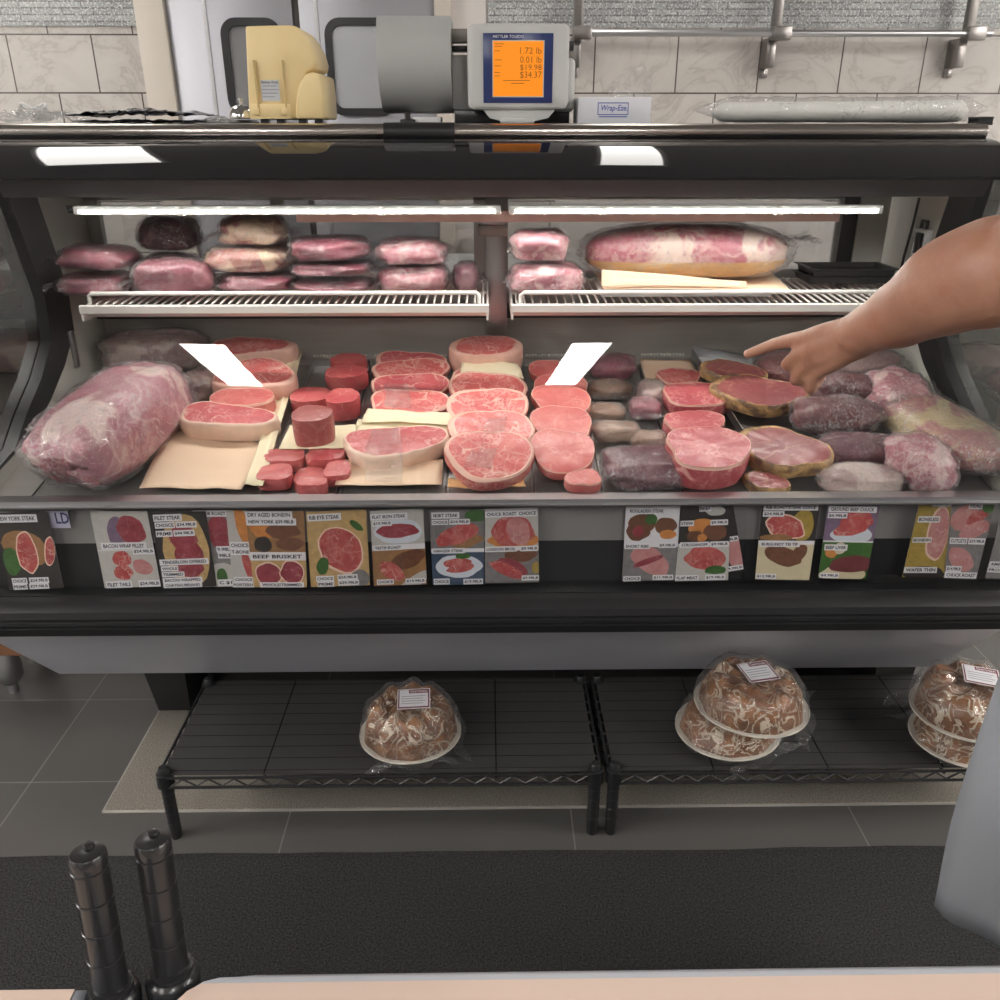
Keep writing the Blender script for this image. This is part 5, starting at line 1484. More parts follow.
def pastry(label, p, R, h, yaw, seed, lab=True, tilt=0.0, ends='fr', lab_at=(0.02, 0.02), lab_yaw=0.0, tx=0.0):
    t = thing('pastry_pack', label, 'pastry', p, 'bagged iced pastries on the low shelves')
    m = Matrix.Translation(p) @ Matrix.Rotation(math.radians(tx), 4, 'X') @ Matrix.Rotation(math.radians(yaw), 4, 'Z')
    MB().loft([[m @ Vector((r * math.cos(2 * PI * k / 40), r * 0.94 * math.sin(2 * PI * k / 40), z)) for k in range(40)] for r, z in ((R * 0.70, 0.002), (R * 0.96, 0.012), (R * 1.02, 0.016), (R * 1.02, 0.0185), (R * 0.94, 0.017), (R * 0.70, 0.007))]).part('foam_plate', M['plate'], t)

    def top(r, a, g=1.0):
        # ring of lobes with a dip in the middle
        lob = 0.5 + 0.5 * math.cos(9 * a + 2.5 * noise.noise(Vector((math.cos(a), math.sin(a), seed))))
        f = r ** 0.7
        rim = math.sqrt(max(0.0, 1 - max(0, (r - 0.62) / 0.38) ** 2.2))
        z = h * (0.72 + 0.28 * math.sin(min(1, r / 0.62) * PI / 2)) * rim * (1 - 0.13 * (1 - lob) * min(1, r * 1.6))
        z += h * 0.13 * noise.noise(Vector((r * math.cos(a) * 4, r * math.sin(a) * 4, seed + 3))) * rim
        return z * g
    NR, NA = 18, 72
    def dome(g, dz, bottom, crumple=0.0):
        rings = []
        for i in range(NR + 1):
            r = 0.03 + 0.97 * i / NR
            rr = []
            for k in range(NA):
                a = 2 * PI * k / NA
                x = R * 0.92 * g * r * math.cos(a) * (1 + 0.03 * math.cos(9 * a + seed) * r)
                y = R * 0.87 * g * r * math.sin(a) * (1 + 0.03 * math.cos(9 * a + seed) * r)
                z = bottom + top(r, a) + dz * (1 if i < NR else 0)
                if crumple: z += crumple * (0.5 - abs(noise.noise(Vector((x * 40, y * 40, seed))))) + crumple
                rr.append(m @ Vector((x, y, max(z, bottom))))
            rings.append(rr)
        return rings
    MB().loft(dome(1.0, 0.0, 0.009)).part('iced_pastry', M['pastry'], t, angle=180)
    b = MB().loft(dome(1.11, 0.003, 0.006, 0.005), True, False)
    skirt(b, m, R * 2.0, R * 2.0, h, seed, ends, 0.14, 0.14)
    b.part('plastic_bag', M['film_pastry'], t, angle=180)
    if lab:
        ml = m @ Matrix.Rotation(math.radians(-yaw), 4, 'Z') @ Matrix.Translation((R * lab_at[0], R * lab_at[1], h * 0.98 + 0.0175)) @ Matrix.Rotation(math.radians(lab_yaw), 4, 'Z') @ Matrix.Rotation(math.radians(2), 4, 'X')
        w, l = 0.034, 0.032
        def rect(x0, y0, x1, y1, z0, z1):
            return MB().loft([[ml @ Vector((x, y, z)) for x, y in ((x0, y0), (x1, y0), (x1, y1), (x0, y1))] for z in (z0, z1)])
        lb = rect(-w, -l, w, l, 0, 0.0004).part('label', M['cardwhite'], t, smooth=False)
        for r_ in ((-w * .94, l * .55, w * .94, l * .93), (-w * .94, -l * .93, w * .94, -l * .80), (-w * .94, -l * .8, -w * .87, l * .6), (w * .87, -l * .8, w * .94, l * .6)):
            rect(*r_, 0.00042, 0.0006).part('maroon_border', M['maroon'], lb, smooth=False)
        rect(-w * .88, l * .40, -w * .30, l * .90, 0.00062, 0.0008).part('crest_patch', M['cardwhite'], lb, smooth=False)
        text_mb('German', -w * 0.22, w * 0.82, l * 0.62, l * 0.90, lambda x, y: ml @ Vector((x, y, 0.0007)), 0.01).part('lettering', M['cardwhite'], lb, smooth=False)
        for k in range(4):
            rect(-w * .75, l * (0.22 - 0.24 * k), w * (0.7 - 0.15 * (k % 2)), l * (0.28 - 0.24 * k), 0.00042, 0.0006).part('print_line', M['label_grey'], lb, smooth=False)
    return t


zs = SZ + 0.0042
P_ = lambda px, py: PZ(px, py, zs)
p1 = P_(411, 738)
pastry('single pastry pack alone on its wire shelf', p1, 0.106, 0.090, 8, 1, True, ends='fr', lab_at=(0.10, -0.05), lab_yaw=4)
p2 = P_(738, 731)
pastry('lower pack of the pastry pair, peeping out at the side', p2 + Vector((-0.026, -0.006, 0)), 0.112, 0.050, 30, 2, False, ends='f')
pastry('upper pack of the pastry pair with its label in full view', p2 + Vector((0.014, -0.014, 0.066)), 0.116, 0.080, -20, 3, True, ends='r', lab_at=(0.06, 0.02), lab_yaw=12, tx=0)
p3 = P_(957, 740)
pastry('lower pack of the pastry pair beside the grey apron', p3 + Vector((0.006, -0.008, 0)), 0.108, 0.050, 12, 4, False, ends='b')
pastry('upper pack of the pastry pair beside the grey apron', p3 + Vector((0, 0.0, 0.064)), 0.112, 0.082, 40, 5, True, ends='b', lab_at=(0.15, 0.02), lab_yaw=-22, tx=0)

# ---- counter in front and its two posts
M['laminate'] = flat('pinkish_laminate', (0.60, 0.46, 0.385), 0.32, 0, 0.05, 9)
M['edge_grey'] = flat('grey_counter_edge', (0.42, 0.43, 0.47), 0.45, 0, 0.05)
M['post'] = flat('black_rubber_post', (0.016, 0.016, 0.017), 0.27, 0, 0.1)
CZ = 0.90
def counter(name, label, x0, x1, y1, wedge):
    t = thing(name, label, 'counter', ((x0 + x1) / 2, 0.1, 0))
    r = 0.05
    o = [(x0, -0.40), (x1, -0.40), (x1, y1)] + [(x0 + r - r * math.sin(PI / 2 * k / 8), y1 - r + r * math.cos(PI / 2 * k / 8)) for k in range(9)]
    ins = lambda d: [(min(max(x, x0 + d), x1 - d), min(y, y1 - d)) for x, y in o]
    MB().loft([[Vector((x, y, CZ - 0.035)) for x, y in o], [Vector((x, y, CZ - 0.006)) for x, y in o], [Vector((x, y, CZ)) for x, y in ins(0.006)], [Vector((x, y, CZ)) for x, y in ins(wedge)], [Vector((x, y, CZ - 0.002)) for x, y in ins(wedge)]], True, True).part('counter_edge', M['edge_grey'], t, angle=50)
    MB().loft([[Vector((x, y, CZ - 0.001)) for x, y in ins(wedge)], [Vector((x, y, CZ + 0.0006)) for x, y in ins(wedge)]]).part('counter_top', M['laminate'], t)
    MB().box((x0 + 0.05, -0.38, 0), (x1 - 0.05, y1 - 0.09, CZ - 0.036)).part('counter_body', M['panel_grey'], t)
    return t


q = PZ(500, 965, CZ); q2 = PZ(40, 984, CZ)
counter('checkout_counter', 'pinkish beige counter with a grey rim along the bottom', PZ(192, 965, CZ).x - 0.012, 0.95, q.y, 0.010)
counter('checkout_counter', 'small beige counter piece beside the two black posts', -0.95, PZ(84, 985, CZ).x, q2.y, 0.004)
for k, (tx_, ty, bx_, by, lab) in enumerate(((85, 852, 112, 990, 'black ribbed post, the lower set of the two at the counter'), (150, 839, 172, 972, 'black ribbed post, the taller looking one beside the wide counter'))):
    bz = CZ - 0.005
    pb = PZ(bx_, by, bz)
    Y = pb.y + (-0.0 if k else 0.0)
    h = PY(tx_ + 3, ty, pb.y + 0.01).z - bz
    top = PY(tx_ + 2, ty, pb.y + 0.008)
    ax = (top - pb)
    H = ax.length
    ax = ax.normalized()
    r = 0.0098
    t = thing('counter_post', lab, 'post', Vector((pb.x, pb.y, CZ - 0.4)), 'black posts at the counter')
    prof = [(0, -0.45), (r, -0.45)]
    prof += [(r, 0.0)]
    for i in range(1, 5):
        z = H * (0.06 + 0.21 * i)
        prof += [(r, z - 0.0018), (r + 0.0003, z - 0.0008), (r + 0.0003, z), (r - 0.0003, z + 0.0004), (r, z + 0.0012)]
    prof += [(r + 0.0003, H - 0.005), (r, H - 0.0015), (r - 0.001, H), (0.004, H + 0.0012), (0, H + 0.0012)]
    MB().lathe(prof, pb, ax, 32).part('post_sleeve', M['post'], t)
    MB().lathe([(r, -0.016), (r + 0.0055, -0.015), (r + 0.006, -0.004), (r + 0.005, -0.001), (r + 0.0025, 0.001), (r + 0.0025, 0.004), (r, 0.005)], pb, ax, 32).part('base_collar', M['post'], t)
    MB().lathe([(0.0, 0), (0.0032, 0), (0.0028, 0.0018), (0, 0.0025)], pb + ax * (H + 0.001) + Vector((0.0, 0.003, 0)), ax, 16).part('top_nub', M['post'], t)

# neighbouring counter at the near end
nb = thing('neighbour_counter', 'steel legged counter next to the case by the shop wall', 'counter', (-1.55, 1.9, 0))
M['copper'] = flat('brown_panel', (0.28, 0.13, 0.07), 0.4, 0.2, 0.1)
MB().box((-2.1, 1.62, 0.28), (-1.04, 2.1, 0.95), 0.006).part('cabinet', M['copper'], nb)
MB().box((-2.12, 1.60, 0.951), (-1.02, 2.12, 0.98), 0.004).part('counter_top', M['steel'], nb)
lp = PZ(14, 691, 0.0)
for x, y in ((lp.x, lp.y), (-2.0, lp.y), (lp.x, 2.05), (-2.0, 2.05)):
    l = MB().lathe([(0.02, 0.03), (0.034, 0.05), (0.036, 0.10), (0.036, 0.279)], (x, y, 0), n=20).part('leg', M['chrome'], nb)
    MB().lathe([(0, 0), (0.013, 0), (0.013, 0.045)], (x, y, 0), n=14).part('levelling_foot', M['steel'], l)
# ------------------------------------------------------------------ things on top of the case
TZ = 1.372
TP = lambda px, Y: PY(px, 110, Y).x
# crumpled black plastic and a clear bag
def crumple_sheet(mb, x0, x1, y0, y1, z0, amp, seed, nx=46, ny=16, thick=0.0008):
    def fn(u, v):
        x = x0 + (x1 - x0) * u; y = y0 + (y1 - y0) * v
        e = min(1, 6 * u, 6 * (1 - u))
        z = z0 + amp * (0.35 + 0.5 * noise.noise(Vector((u * 5, v * 3, seed))) + 0.35 * noise.noise(Vector((u * 13, v * 7, seed))) + 0.2 * noise.noise(Vector((u * 30, v * 14, seed)))) * (0.4 + 0.6 * e)
        x += 0.012 * noise.noise(Vector((v * 4, seed, u * 2)))
        y += 0.010 * noise.noise(Vector((u * 9, seed, 3)))
        return Vector((x, y, max(TZ + 0.0008, z)))
    mb.sheet(fn, nx, ny, thick)


M['black_film'] = flat('black_plastic_sheet', (0.012, 0.012, 0.016), 0.18, 0, 0.1, 20, 0.3, 0.5, 120)
t = thing('plastic_sheets', 'flat pile of crumpled black plastic sheets on top of the case', 'plastic sheets', (TP(140, 1.90), 1.90, TZ))
mb = MB(); crumple_sheet(mb, TP(78, 1.85), TP(206, 1.85), 1.812, 1.99, TZ + 0.001, 0.012, 3); mb.part('lower_sheet', M['black_film'], t, angle=180)
mb = MB(); crumple_sheet(mb, TP(70, 1.85), TP(200, 1.85), 1.815, 1.98, TZ + 0.014, 0.020, 8); mb.part('upper_sheet', M['black_film'], t, angle=180)
t = thing('clear_bag', 'loose clear plastic bag beyond the black plastic sheets', 'bag', (TP(45, 2.02), 2.02, TZ))
mb = MB(); crumple_sheet(mb, TP(2, 2.02), TP(76, 2.02), 1.93, 2.11, TZ + 0.003, 0.045, 21, thick=0); mb.part('film_body', M['film_soft'], t, angle=180)
MB().tube([Vector((TP(34, 2.0) + 0.025 * math.cos(a), 2.0 + 0.02 * math.sin(a), TZ + 0.035 + 0.006 * math.sin(2 * a))) for a in [2 * PI * k / 20 for k in range(21)]], 0.0022, 6).part('drawstring', M['white'], t)
mb = MB(); t2 = thing('clear_bag', 'flattened clear plastic between the black sheets and the bell', 'bag', (TP(218, 1.95), 1.95, TZ))
crumple_sheet(mb, TP(205, 1.93), TP(229, 1.93), 1.84, 2.015, TZ + 0.001, 0.022, 31, 20, 12, 0); mb.part('film_body', M['film_soft'], t2, angle=180)
# bell
bc = Vector((TP(242, 2.065), 2.065, TZ))
t = thing('service_bell', 'chrome service bell beside the cream tape dispenser', 'bell', bc)
MB().lathe([(0, 0.0005), (0.034, 0.0005), (0.035, 0.004), (0.031, 0.009), (0.0, 0.0095)], bc, n=32).part('base', M['black_satin'], t)
MB().lathe([(0.030, 0.011), (0.0305, 0.013), (0.0285, 0.024), (0.022, 0.034), (0.012, 0.039), (0, 0.040)], bc, n=32).part('dome', M['chrome'], t)
MB().lathe([(0, 0.040), (0.004, 0.040), (0.004, 0.048), (0.006, 0.049), (0.006, 0.052), (0, 0.053)], bc, n=14).part('plunger', M['chrome'], t)
# tape dispenser
M['cream'] = flat('cream_plastic', (0.82, 0.64, 0.33), 0.38, 0, 0.03)
M['cream_dk'] = flat('cream_groove', (0.55, 0.40, 0.17), 0.4, 0, 0.03)
Yd = 1.86
D = lambda px, py: PY(px, py, Yd)
dz0 = TZ
dw0, dw1 = 1.86, 2.02
t = thing('tape_dispenser', 'cream tape dispenser with rounded roller hood', 'tape dispenser', (D(284, 110).x, 1.93, TZ))
def dprof(pts): return [(D(px, py).x, D(px, py).z) for px, py in pts]
def dext(mb, pts, y0, y1):
    return mb.prism(dprof(pts), lambda x, z: Vector((x, y0, z)), lambda x, z: Vector((x, y1, z)))
def bevel_all(mb, w):
    es = [e for e in mb.bm.edges if len(e.link_faces) == 2 and e.calc_face_angle(0) > 0.5]
    bmesh.ops.bevel(mb.bm, geom=es, offset=w, segments=2, profile=0.5, affect='EDGES')
    return mb
sc_ = 1.0
mbd = dext(MB(), [(249, 119), (296, 119), (299, 100), (306, 72), (314, 68), (315, 61), (312, 50), (304, 36), (296, 26), (289, 25), (245, 26)], dw0, dw1)
bmesh.ops.recalc_face_normals(mbd.bm, faces=mbd.bm.faces[:])
bevel_all(mbd, 0.004).part('body', M['cream'], t, angle=50)
arc = [(296 + 24 * (1 - math.cos(a)) * 0.9, 104 - 32 * math.sin(a)) for a in [PI / 2 * k / 8 for k in range(9)]]
mbd = dext(MB(), [(296, 119), (324, 119), (323, 95), (320, 74), (314, 72), (306, 74), (300, 84), (297, 96)], dw0 - 0.006, dw1 + 0.004)
bmesh.ops.recalc_face_normals(mbd.bm, faces=mbd.bm.faces[:])
bevel_all(mbd, 0.004).part('roller_hood', M['cream'], t, angle=50)
for px in (257, 285):
    a, b = D(px - 2.2, 61), D(px + 2.2, 113)
    g = MB().box((a.x, dw0 - 0.004, b.z), (b.x, dw0 - 0.0002, a.z), 0.0012).part('guide_rail', M['cream_dk'], t)
    c1, c2 = D(px - 3.5, 108), D(px + 3.5, 115)
    MB().box((c1.x, dw0 - 0.007, c2.z), (c2.x, dw0 - 0.004, c1.z), 0.001).part('rail_stop', M['cream'], g)
a, b = D(250, 104), D(292, 119)
MB().box((a.x, dw0 - 0.0035, b.z), (b.x, dw0 - 0.0003, a.z), 0.001).part('lower_panel', M['cream'], t)
a, b = D(260.5, 80), D(280.5, 101)
M['label_silver'] = flat('silver_label', (0.56, 0.58, 0.60), 0.35, 0.2, 0.05)
lb = MB().box((a.x, dw0 - 0.0012, b.z), (b.x, dw0 - 0.0002, a.z)).part('maker_label', M['label_silver'], t)
W_ = lambda x, z: Vector((x, dw0 - 0.0014, z))
c1, c2 = D(261.5, 81), D(278.5, 83.5)
text_mb('Better Pack', c1.x, c2.x, c2.z, c1.z, W_, 0.01).part('lettering', M['ink'], lb, smooth=False)
for k, (u0, u1) in enumerate(((263, 277), (262, 279), (262, 278), (263, 275))):
    c1, c2 = D(u0, 85.5 + 3.6 * k), D(u1, 86.5 + 3.6 * k)
    MB().box((c1.x, dw0 - 0.0014, c2.z), (c2.x, dw0 - 0.0012, c1.z)).part('print_line', M['label_grey'], lb)
for px in (264, 280, 302, 318):
    c1 = D(px, 119)
    MB().box((c1.x - 0.008, dw0 + 0.004, TZ + 0.0002), (c1.x + 0.008, dw0 + 0.02, c1.z + 0.003)).part('rubber_foot', M['gasket'], t)
# scale
M['scale_grey'] = flat('scale_grey_plastic', (0.40, 0.41, 0.40), 0.42, 0, 0.03)
M['scale_light'] = flat('scale_light_grey', (0.54, 0.54, 0.53), 0.42, 0, 0.03)
M['bezel'] = flat('navy_bezel', (0.02, 0.035, 0.13), 0.25, 0, 0.05)
M['screen'] = emis('amber_screen', (1.0, 0.27, 0.0), 1.0)
M['screen'].node_tree.nodes['Principled BSDF'].inputs['Base Color'].default_value = (0.02, 0.01, 0.0, 1)
M['screen_ink'] = flat('screen_digits', (0.16, 0.045, 0.0), 0.5)
Ys = 1.89
S = lambda px, py, Y=Ys: PY(px, py, Y)
sc0 = thing('deli_scale', 'grey deli scale with amber display turned to the customer', 'scale', (S(510, 110).x, 1.97, TZ))
# rounded rear housing at the left
a, b = S(375, 14), S(452, 112)
zc_, hh = (a.z + b.z) / 2, (a.z - b.z) / 2
prof = []
cyl = MB()
pr = [(1.885 + 0.05 * (1 - math.cos(k * PI / 2 / 10)) , 0) for k in range(11)]
pts_ = []
for k in range(25):
    th_ = -PI * 0.42 + PI * 0.92 * k / 24
    pts_.append((1.985 - 0.105 * math.cos(th_), zc_ + 0.012 + (hh + 0.012) * math.sin(th_) * 1.02))
pts_ = [(y, max(b.z, min(a.z, z))) for y, z in pts_] + [(2.06, a.z), (2.06, b.z)]
cyl.extx(pts_, a.x, b.x).part('printer_housing', M['scale_grey'], sc0, angle=30)
c1, c2 = S(450, 30, 1.96), S(475, 110, 1.96)
MB().box((c1.x, 1.955, c2.z), (c2.x, 2.03, S(460, 55, 1.96).z), 0.003).part('housing_side', M['scale_light'], sc0)
c1, c2 = S(450, 29, 1.96), S(470, 43, 1.96)
M['crossbar'] = flat('brown_grey_bar', (0.24, 0.22, 0.20), 0.4, 0.3)
MB().box((c1.x, 1.95, c2.z), (c2.x, 1.985, c1.z), 0.002).part('crossbar', M['crossbar'], sc0)
c1, c2 = S(452, 46, 1.96), S(468, 52, 1.96)
MB().box((c1.x, 1.948, c2.z), (c2.x, 1.985, c1.z), 0.002).part('crossbar_slot', M['gasket'], sc0)
# display head with rounded corners
a, b = S(467, 24), S(567, 110)
o = rrect(a.x, b.x, b.z, a.z, 0.012)
cxh, czh = (a.x + b.x) / 2, (a.z + b.z) / 2
tap = lambda x, z, f: ((x - cxh) * f + cxh, (z - czh) * f + czh)
MB().loft([[Vector((tap(x, z, f)[0], y, tap(x, z, f)[1])) for x, z in o] for f, y in ((0.93, 1.868), (0.985, 1.872), (1.0, 1.882), (1.0, 1.925), (0.95, 1.94))]).part('display_head', M['scale_light'], sc0, angle=35)
c1, c2 = S(555, 30, 1.93), S(574, 112, 1.93)
MB().box((c1.x, 1.925, c2.z), (c2.x, 2.03, S(560, 58, 1.93).z), 0.01, seg=3).part('rear_cover', M['scale_light'], sc0)
c1, c2 = S(566, 41, 1.93), S(574, 51, 1.93)
MB().box((c1.x, 1.93, c2.z), (c2.x, 1.96, c1.z), 0.002).part('side_knob', M['gasket'], sc0)
Yf = 1.8675
F_ = lambda px, py: PY(px, py, Yf)
a, b = F_(483, 33), F_(552, 103)
bz = MB().box((a.x, Yf - 0.0015, b.z), (b.x, Yf + 0.0008, a.z), 0.0005).part('bezel', M['bezel'], sc0)
a, b = F_(492.2, 40.2), F_(543.5, 97.3)
MB().box((a.x, Yf - 0.0022, b.z), (b.x, Yf - 0.0016, a.z)).part('screen_border', M['label_silver'], bz)
a, b = F_(493.2, 41.2), F_(542.5, 96.2)
scr = MB().box((a.x, Yf - 0.0030, b.z), (b.x, Yf - 0.0023, a.z)).part('screen', M['screen'], sc0)
W2 = lambda x, z: Vector((x, Yf - 0.0032, z))
W1 = lambda x, z: Vector((x, Yf - 0.0017, z))
c1, c2 = F_(493, 35), F_(524, 38)
text_mb('METTLER TOLEDO', c1.x, c2.x, c2.z, c1.z, W1, 0.01).part('lettering', M['cardwhite'], bz, smooth=False)
for tx, u0, u1, v0, v1 in (('1.72 lb', 520, 541.5, 47.5, 54), ('0.01 lb', 520, 541.5, 56.5, 63), ('$19.98', 520, 541.5, 64.5, 71), ('$34.37', 520, 541.5, 71.5, 79)):
    c1, c2 = F_(u0, v0), F_(u1, v1)
    text_mb(tx, c1.x, c2.x, c2.z, c1.z, W2).part('digits', M['screen_ink'], scr, smooth=False)
for u0, u1, v in ((494.5, 504, 44), (494.5, 502, 46.5), (494.5, 500, 51), (494.5, 502, 60), (494.5, 501, 66), (494.5, 500, 72.5), (494.5, 500, 76), (503, 530, 80.5), (511, 524, 83.5)):
    c1, c2 = F_(u0, v - 0.3), F_(u1, v + 0.4)
    MB().box((c1.x, Yf - 0.0033, c2.z), (c2.x, Yf - 0.0030, c1.z)).part('print_line', M['screen_ink'], scr)
# neck, foot, base
MB().loft([[Vector((S(px, 110).x, y, z)) for px, y in ((px0, 1.878), (px1, 1.878), (px1, 1.96), (px0, 1.96))] for px0, px1, z in ((482, 556, S(500, 110).z + 0.003), (490, 548, S(500, 118).z), (504, 532, TZ + 0.004))]).part('neck', M['scale_light'], sc0, angle=30)
c1, c2 = S(500, 117, 1.85), S(534, 123, 1.85)
MB().box((c1.x, 1.835, TZ + 0.0004), (c2.x, 1.872, c1.z), 0.003).part('front_foot', M['scale_light'], sc0)
c1, c2 = S(455, 112, 1.97), S(568, 123, 1.97)
MB().box((c1.x, 1.94, TZ + 0.0004), (c2.x, 2.06, S(460, 110, 1.97).z), 0.003).part('scale_base', M['gasket'], sc0)
c1 = S(406, 119)
MB().lathe([(0.012, 0), (0.016, 0.003), (0.016, 0.008), (0.006, 0.010), (0.006, 0.022)], (c1.x, 1.93, TZ + 0.0004), n=18).part('levelling_foot', M['gasket'], sc0)
c1, c2 = S(414, 117, 1.97), S(442, 124, 1.97)
MB().box((c1.x, 1.93, TZ + 0.0004), (c2.x, 2.0, c1.z), 0.002).part('white_tray_edge', M['white'], sc0)
# wrap box
a, b = PY(578.5, 97, 1.88), PY(650, 124, 1.88)
wb = thing('wrap_box', 'white cling wrap carton with blue print and film sticking out', 'box', ((a.x + b.x) / 2, 1.93, TZ))
M['carton'] = flat('white_carton', (0.72, 0.72, 0.76), 0.5, 0, 0.03)
M['blue_ink'] = flat('blue_ink', (0.05, 0.08, 0.38), 0.5)
MB().box((a.x, 1.88, TZ + 0.0005), (b.x, 1.98, a.z), 0.0015).part('carton', M['carton'], wb)
fr_ = MB()
c1, c2 = PY(598, 102.5, 1.88), PY(628, 115, 1.88)
for lo, hi in (((c1.x, c1.z - 0.0015), (c2.x, c1.z)), ((c1.x, c2.z), (c2.x, c2.z + 0.0015)), ((c1.x, c2.z), (c1.x + 0.0012, c1.z)), ((c2.x - 0.0012, c2.z), (c2.x, c1.z))):
    fr_.box((lo[0], 1.8790, lo[1]), (hi[0], 1.8798, hi[1]))
fr_.part('logo_border', M['blue_ink'], wb)
c1, c2 = PY(600, 105, 1.88), PY(626.5, 112.5, 1.88)
text_mb('Wrap-Eze.', c1.x, c2.x, c2.z, c1.z, lambda x, z: Vector((x + (z - c2.z) * 0.2, 1.8793, z)), 0.012).part('lettering', M['blue_ink'], wb, smooth=False)
c1, c2 = PY(599, 116.3, 1.88), PY(627, 117.3, 1.88)
MB().box((c1.x, 1.8792, c2.z), (c2.x, 1.8798, c1.z)).part('print_line', M['blue_ink'], wb)
def wfilm(u, v):
    x = PY(606 + 44 * u, 97, 1.94).x
    top_ = (0.35 + 0.65 * min(1, 2.2 * u)) * (1 - 0.55 * max(0, (u - 0.75) / 0.25))
    z = a.z - 0.002 + 0.060 * v * top_
    return Vector((x + 0.012 * v * noise.noise(Vector((u * 4, v * 3, 2))), 1.93 + 0.025 * noise.noise(Vector((u * 5, v * 4, 9))) * (0.3 + v), z + 0.004 * noise.noise(Vector((u * 12, v * 5, 5))) * v))
MB().sheet(wfilm, 24, 12).part('pulled_film', M['film_soft'], wb, angle=180)
# long white roll in plastic
a, b = PY(712, 115, 1.91), PY(966, 115, 1.91)
rl = thing('wrapped_roll', 'long white roll wrapped in clear plastic lying on the case', 'roll', ((a.x + b.x) / 2, 1.91, TZ))
M['roll_white'] = flat('white_roll', (0.80, 0.79, 0.75), 0.6, 0, 0.03)
n = 40
rings = []
for i in range(n + 1):
    f = i / n
    x = a.x + (b.x - a.x) * f
    e = min(1.0, f / 0.04, (1 - f) / 0.03) ** 0.5
    r_ = (0.0185 + 0.003 * f) * max(0.25, e)
    rings.append([Vector((x, 1.91 + 1.25 * r_ * math.cos(2 * PI * k / 20), TZ + 0.022 + 0.002 * f + r_ * math.sin(2 * PI * k / 20) + 0.0012 * noise.noise(Vector((f * 14, k * 0.5, 2))))) for k in range(20)])
MB().loft(rings).part('roll_core', M['roll_white'], rl, angle=180)
mb = MB()
def rfilm(u, v):
    x = a.x - 0.035 + (b.x - a.x + 0.075) * u
    e = min(1.0, u / 0.09, (1 - u) / 0.07)
    ang = 2 * PI * v
    r_ = 0.024 * (0.5 + 0.5 * e) + 0.004 * noise.noise(Vector((u * 26, math.cos(ang) * 1.5, math.sin(ang) * 1.5)))
    z = TZ + 0.026 + 0.002 * u + r_ * (0.25 + 0.75 * e) * math.sin(ang)
    return Vector((x, 1.91 + 1.4 * r_ * math.cos(ang), max(z, TZ + 0.0006)))
mb.sheet(rfilm, 70, 24)
mb.part('plastic_sleeve', M['film_clear'], rl, angle=180)
# black strap at the far end
x = TP(985, 1.86)
st_ = MB().box((x - 0.004, 1.82, TZ + 0.0005), (0.953, 1.86, TZ + 0.010), 0.003)
st_.single('black_strip', M['black_satin'], 'flat black plastic strip at the far end of the case top', 'strip')
# small carton with red printing behind the case
c1, c2 = PY(690, 214, 2.95), PY(746, 222, 2.95)
q0_, q1_ = PY(560, 206, 2.95), PY(842, 240, 2.95)
cz = 0.931
bx2 = thing('storage_carton', 'pale carton with three red marks on the work table behind the case', 'box', ((q0_.x + q1_.x) / 2, 3.05, cz))
MB().box((q0_.x, 2.95, cz), (q1_.x, 3.2, max(q0_.z, cz + 0.1)), 0.003).part('carton', M['pale_panel'], bx2)
M['red_ink'] = flat('red_ink', (0.45, 0.05, 0.05), 0.5)
for k in range(3):
    u0 = 692 + 19 * k
    a0, b0 = PY(u0, 214.5, 2.949), PY(u0 + 15, 222, 2.949)
    mk = MB()
    W3 = a0.x; W4 = b0.x; mid_ = (W3 + W4) / 2
    zt_, zb_ = a0.z, b0.z
    mk.box((W3, 2.9488, zb_), (W4, 2.9496, zb_ + 0.006)).box((W3, 2.9488, zt_ - 0.010), (W4, 2.9496, zt_ - 0.005)).box((W3, 2.9488, zb_), (W3 + 0.006, 2.9496, zt_ - 0.005)).box((W4 - 0.006, 2.9488, zb_), (W4, 2.9496, zt_ - 0.005)).box((mid_ - 0.006, 2.9488, zt_ - 0.005), (mid_ + 0.006, 2.9496, zt_)).box((mid_ - 0.012, 2.9488, zb_ + 0.010), (mid_ + 0.012, 2.9496, zb_ + 0.015))
    mk.part('red_mark', M['red_ink'], bx2)
# ------------------------------------------------------------------ the clerk: one continuous body, pointing with the left arm
def skin_mat():
    m, nt, b = new_mat('skin')
    v = coords(nt, wander=False)
    c = mixc(nt, ramp(nt, nz(nt, v, 14, 4), [(0.35, (0, 0, 0)), (0.65, (1, 1, 1))]), (0.33, 0.155, 0.098), (0.41, 0.215, 0.145))
    c = mixc(nt, ramp(nt, nz(nt, v, 55, 3), [(0.5, (0, 0, 0)), (0.75, (0.35,) * 3)]), c, (0.33, 0.11, 0.075))
    nt.links.new(c, b.inputs['Base Color'])
    b.inputs['Roughness'].default_value = 0.45
    b.inputs['Subsurface Weight'].default_value = 0.06
    b.inputs['Subsurface Scale'].default_value = 0.006
    h = math_(nt, 'ADD', nz(nt, v, 260, 3), math_(nt, 'MULTIPLY', nz(nt, v, 60, 3), 0.8))
    nt.links.new(bump(nt, h, 0.25, 0.0016), b.inputs['Normal'])
    return m


M['skin'] = skin_mat()
M['nail'] = flat('nail', (0.66, 0.38, 0.30), 0.25, 0, 0.03)


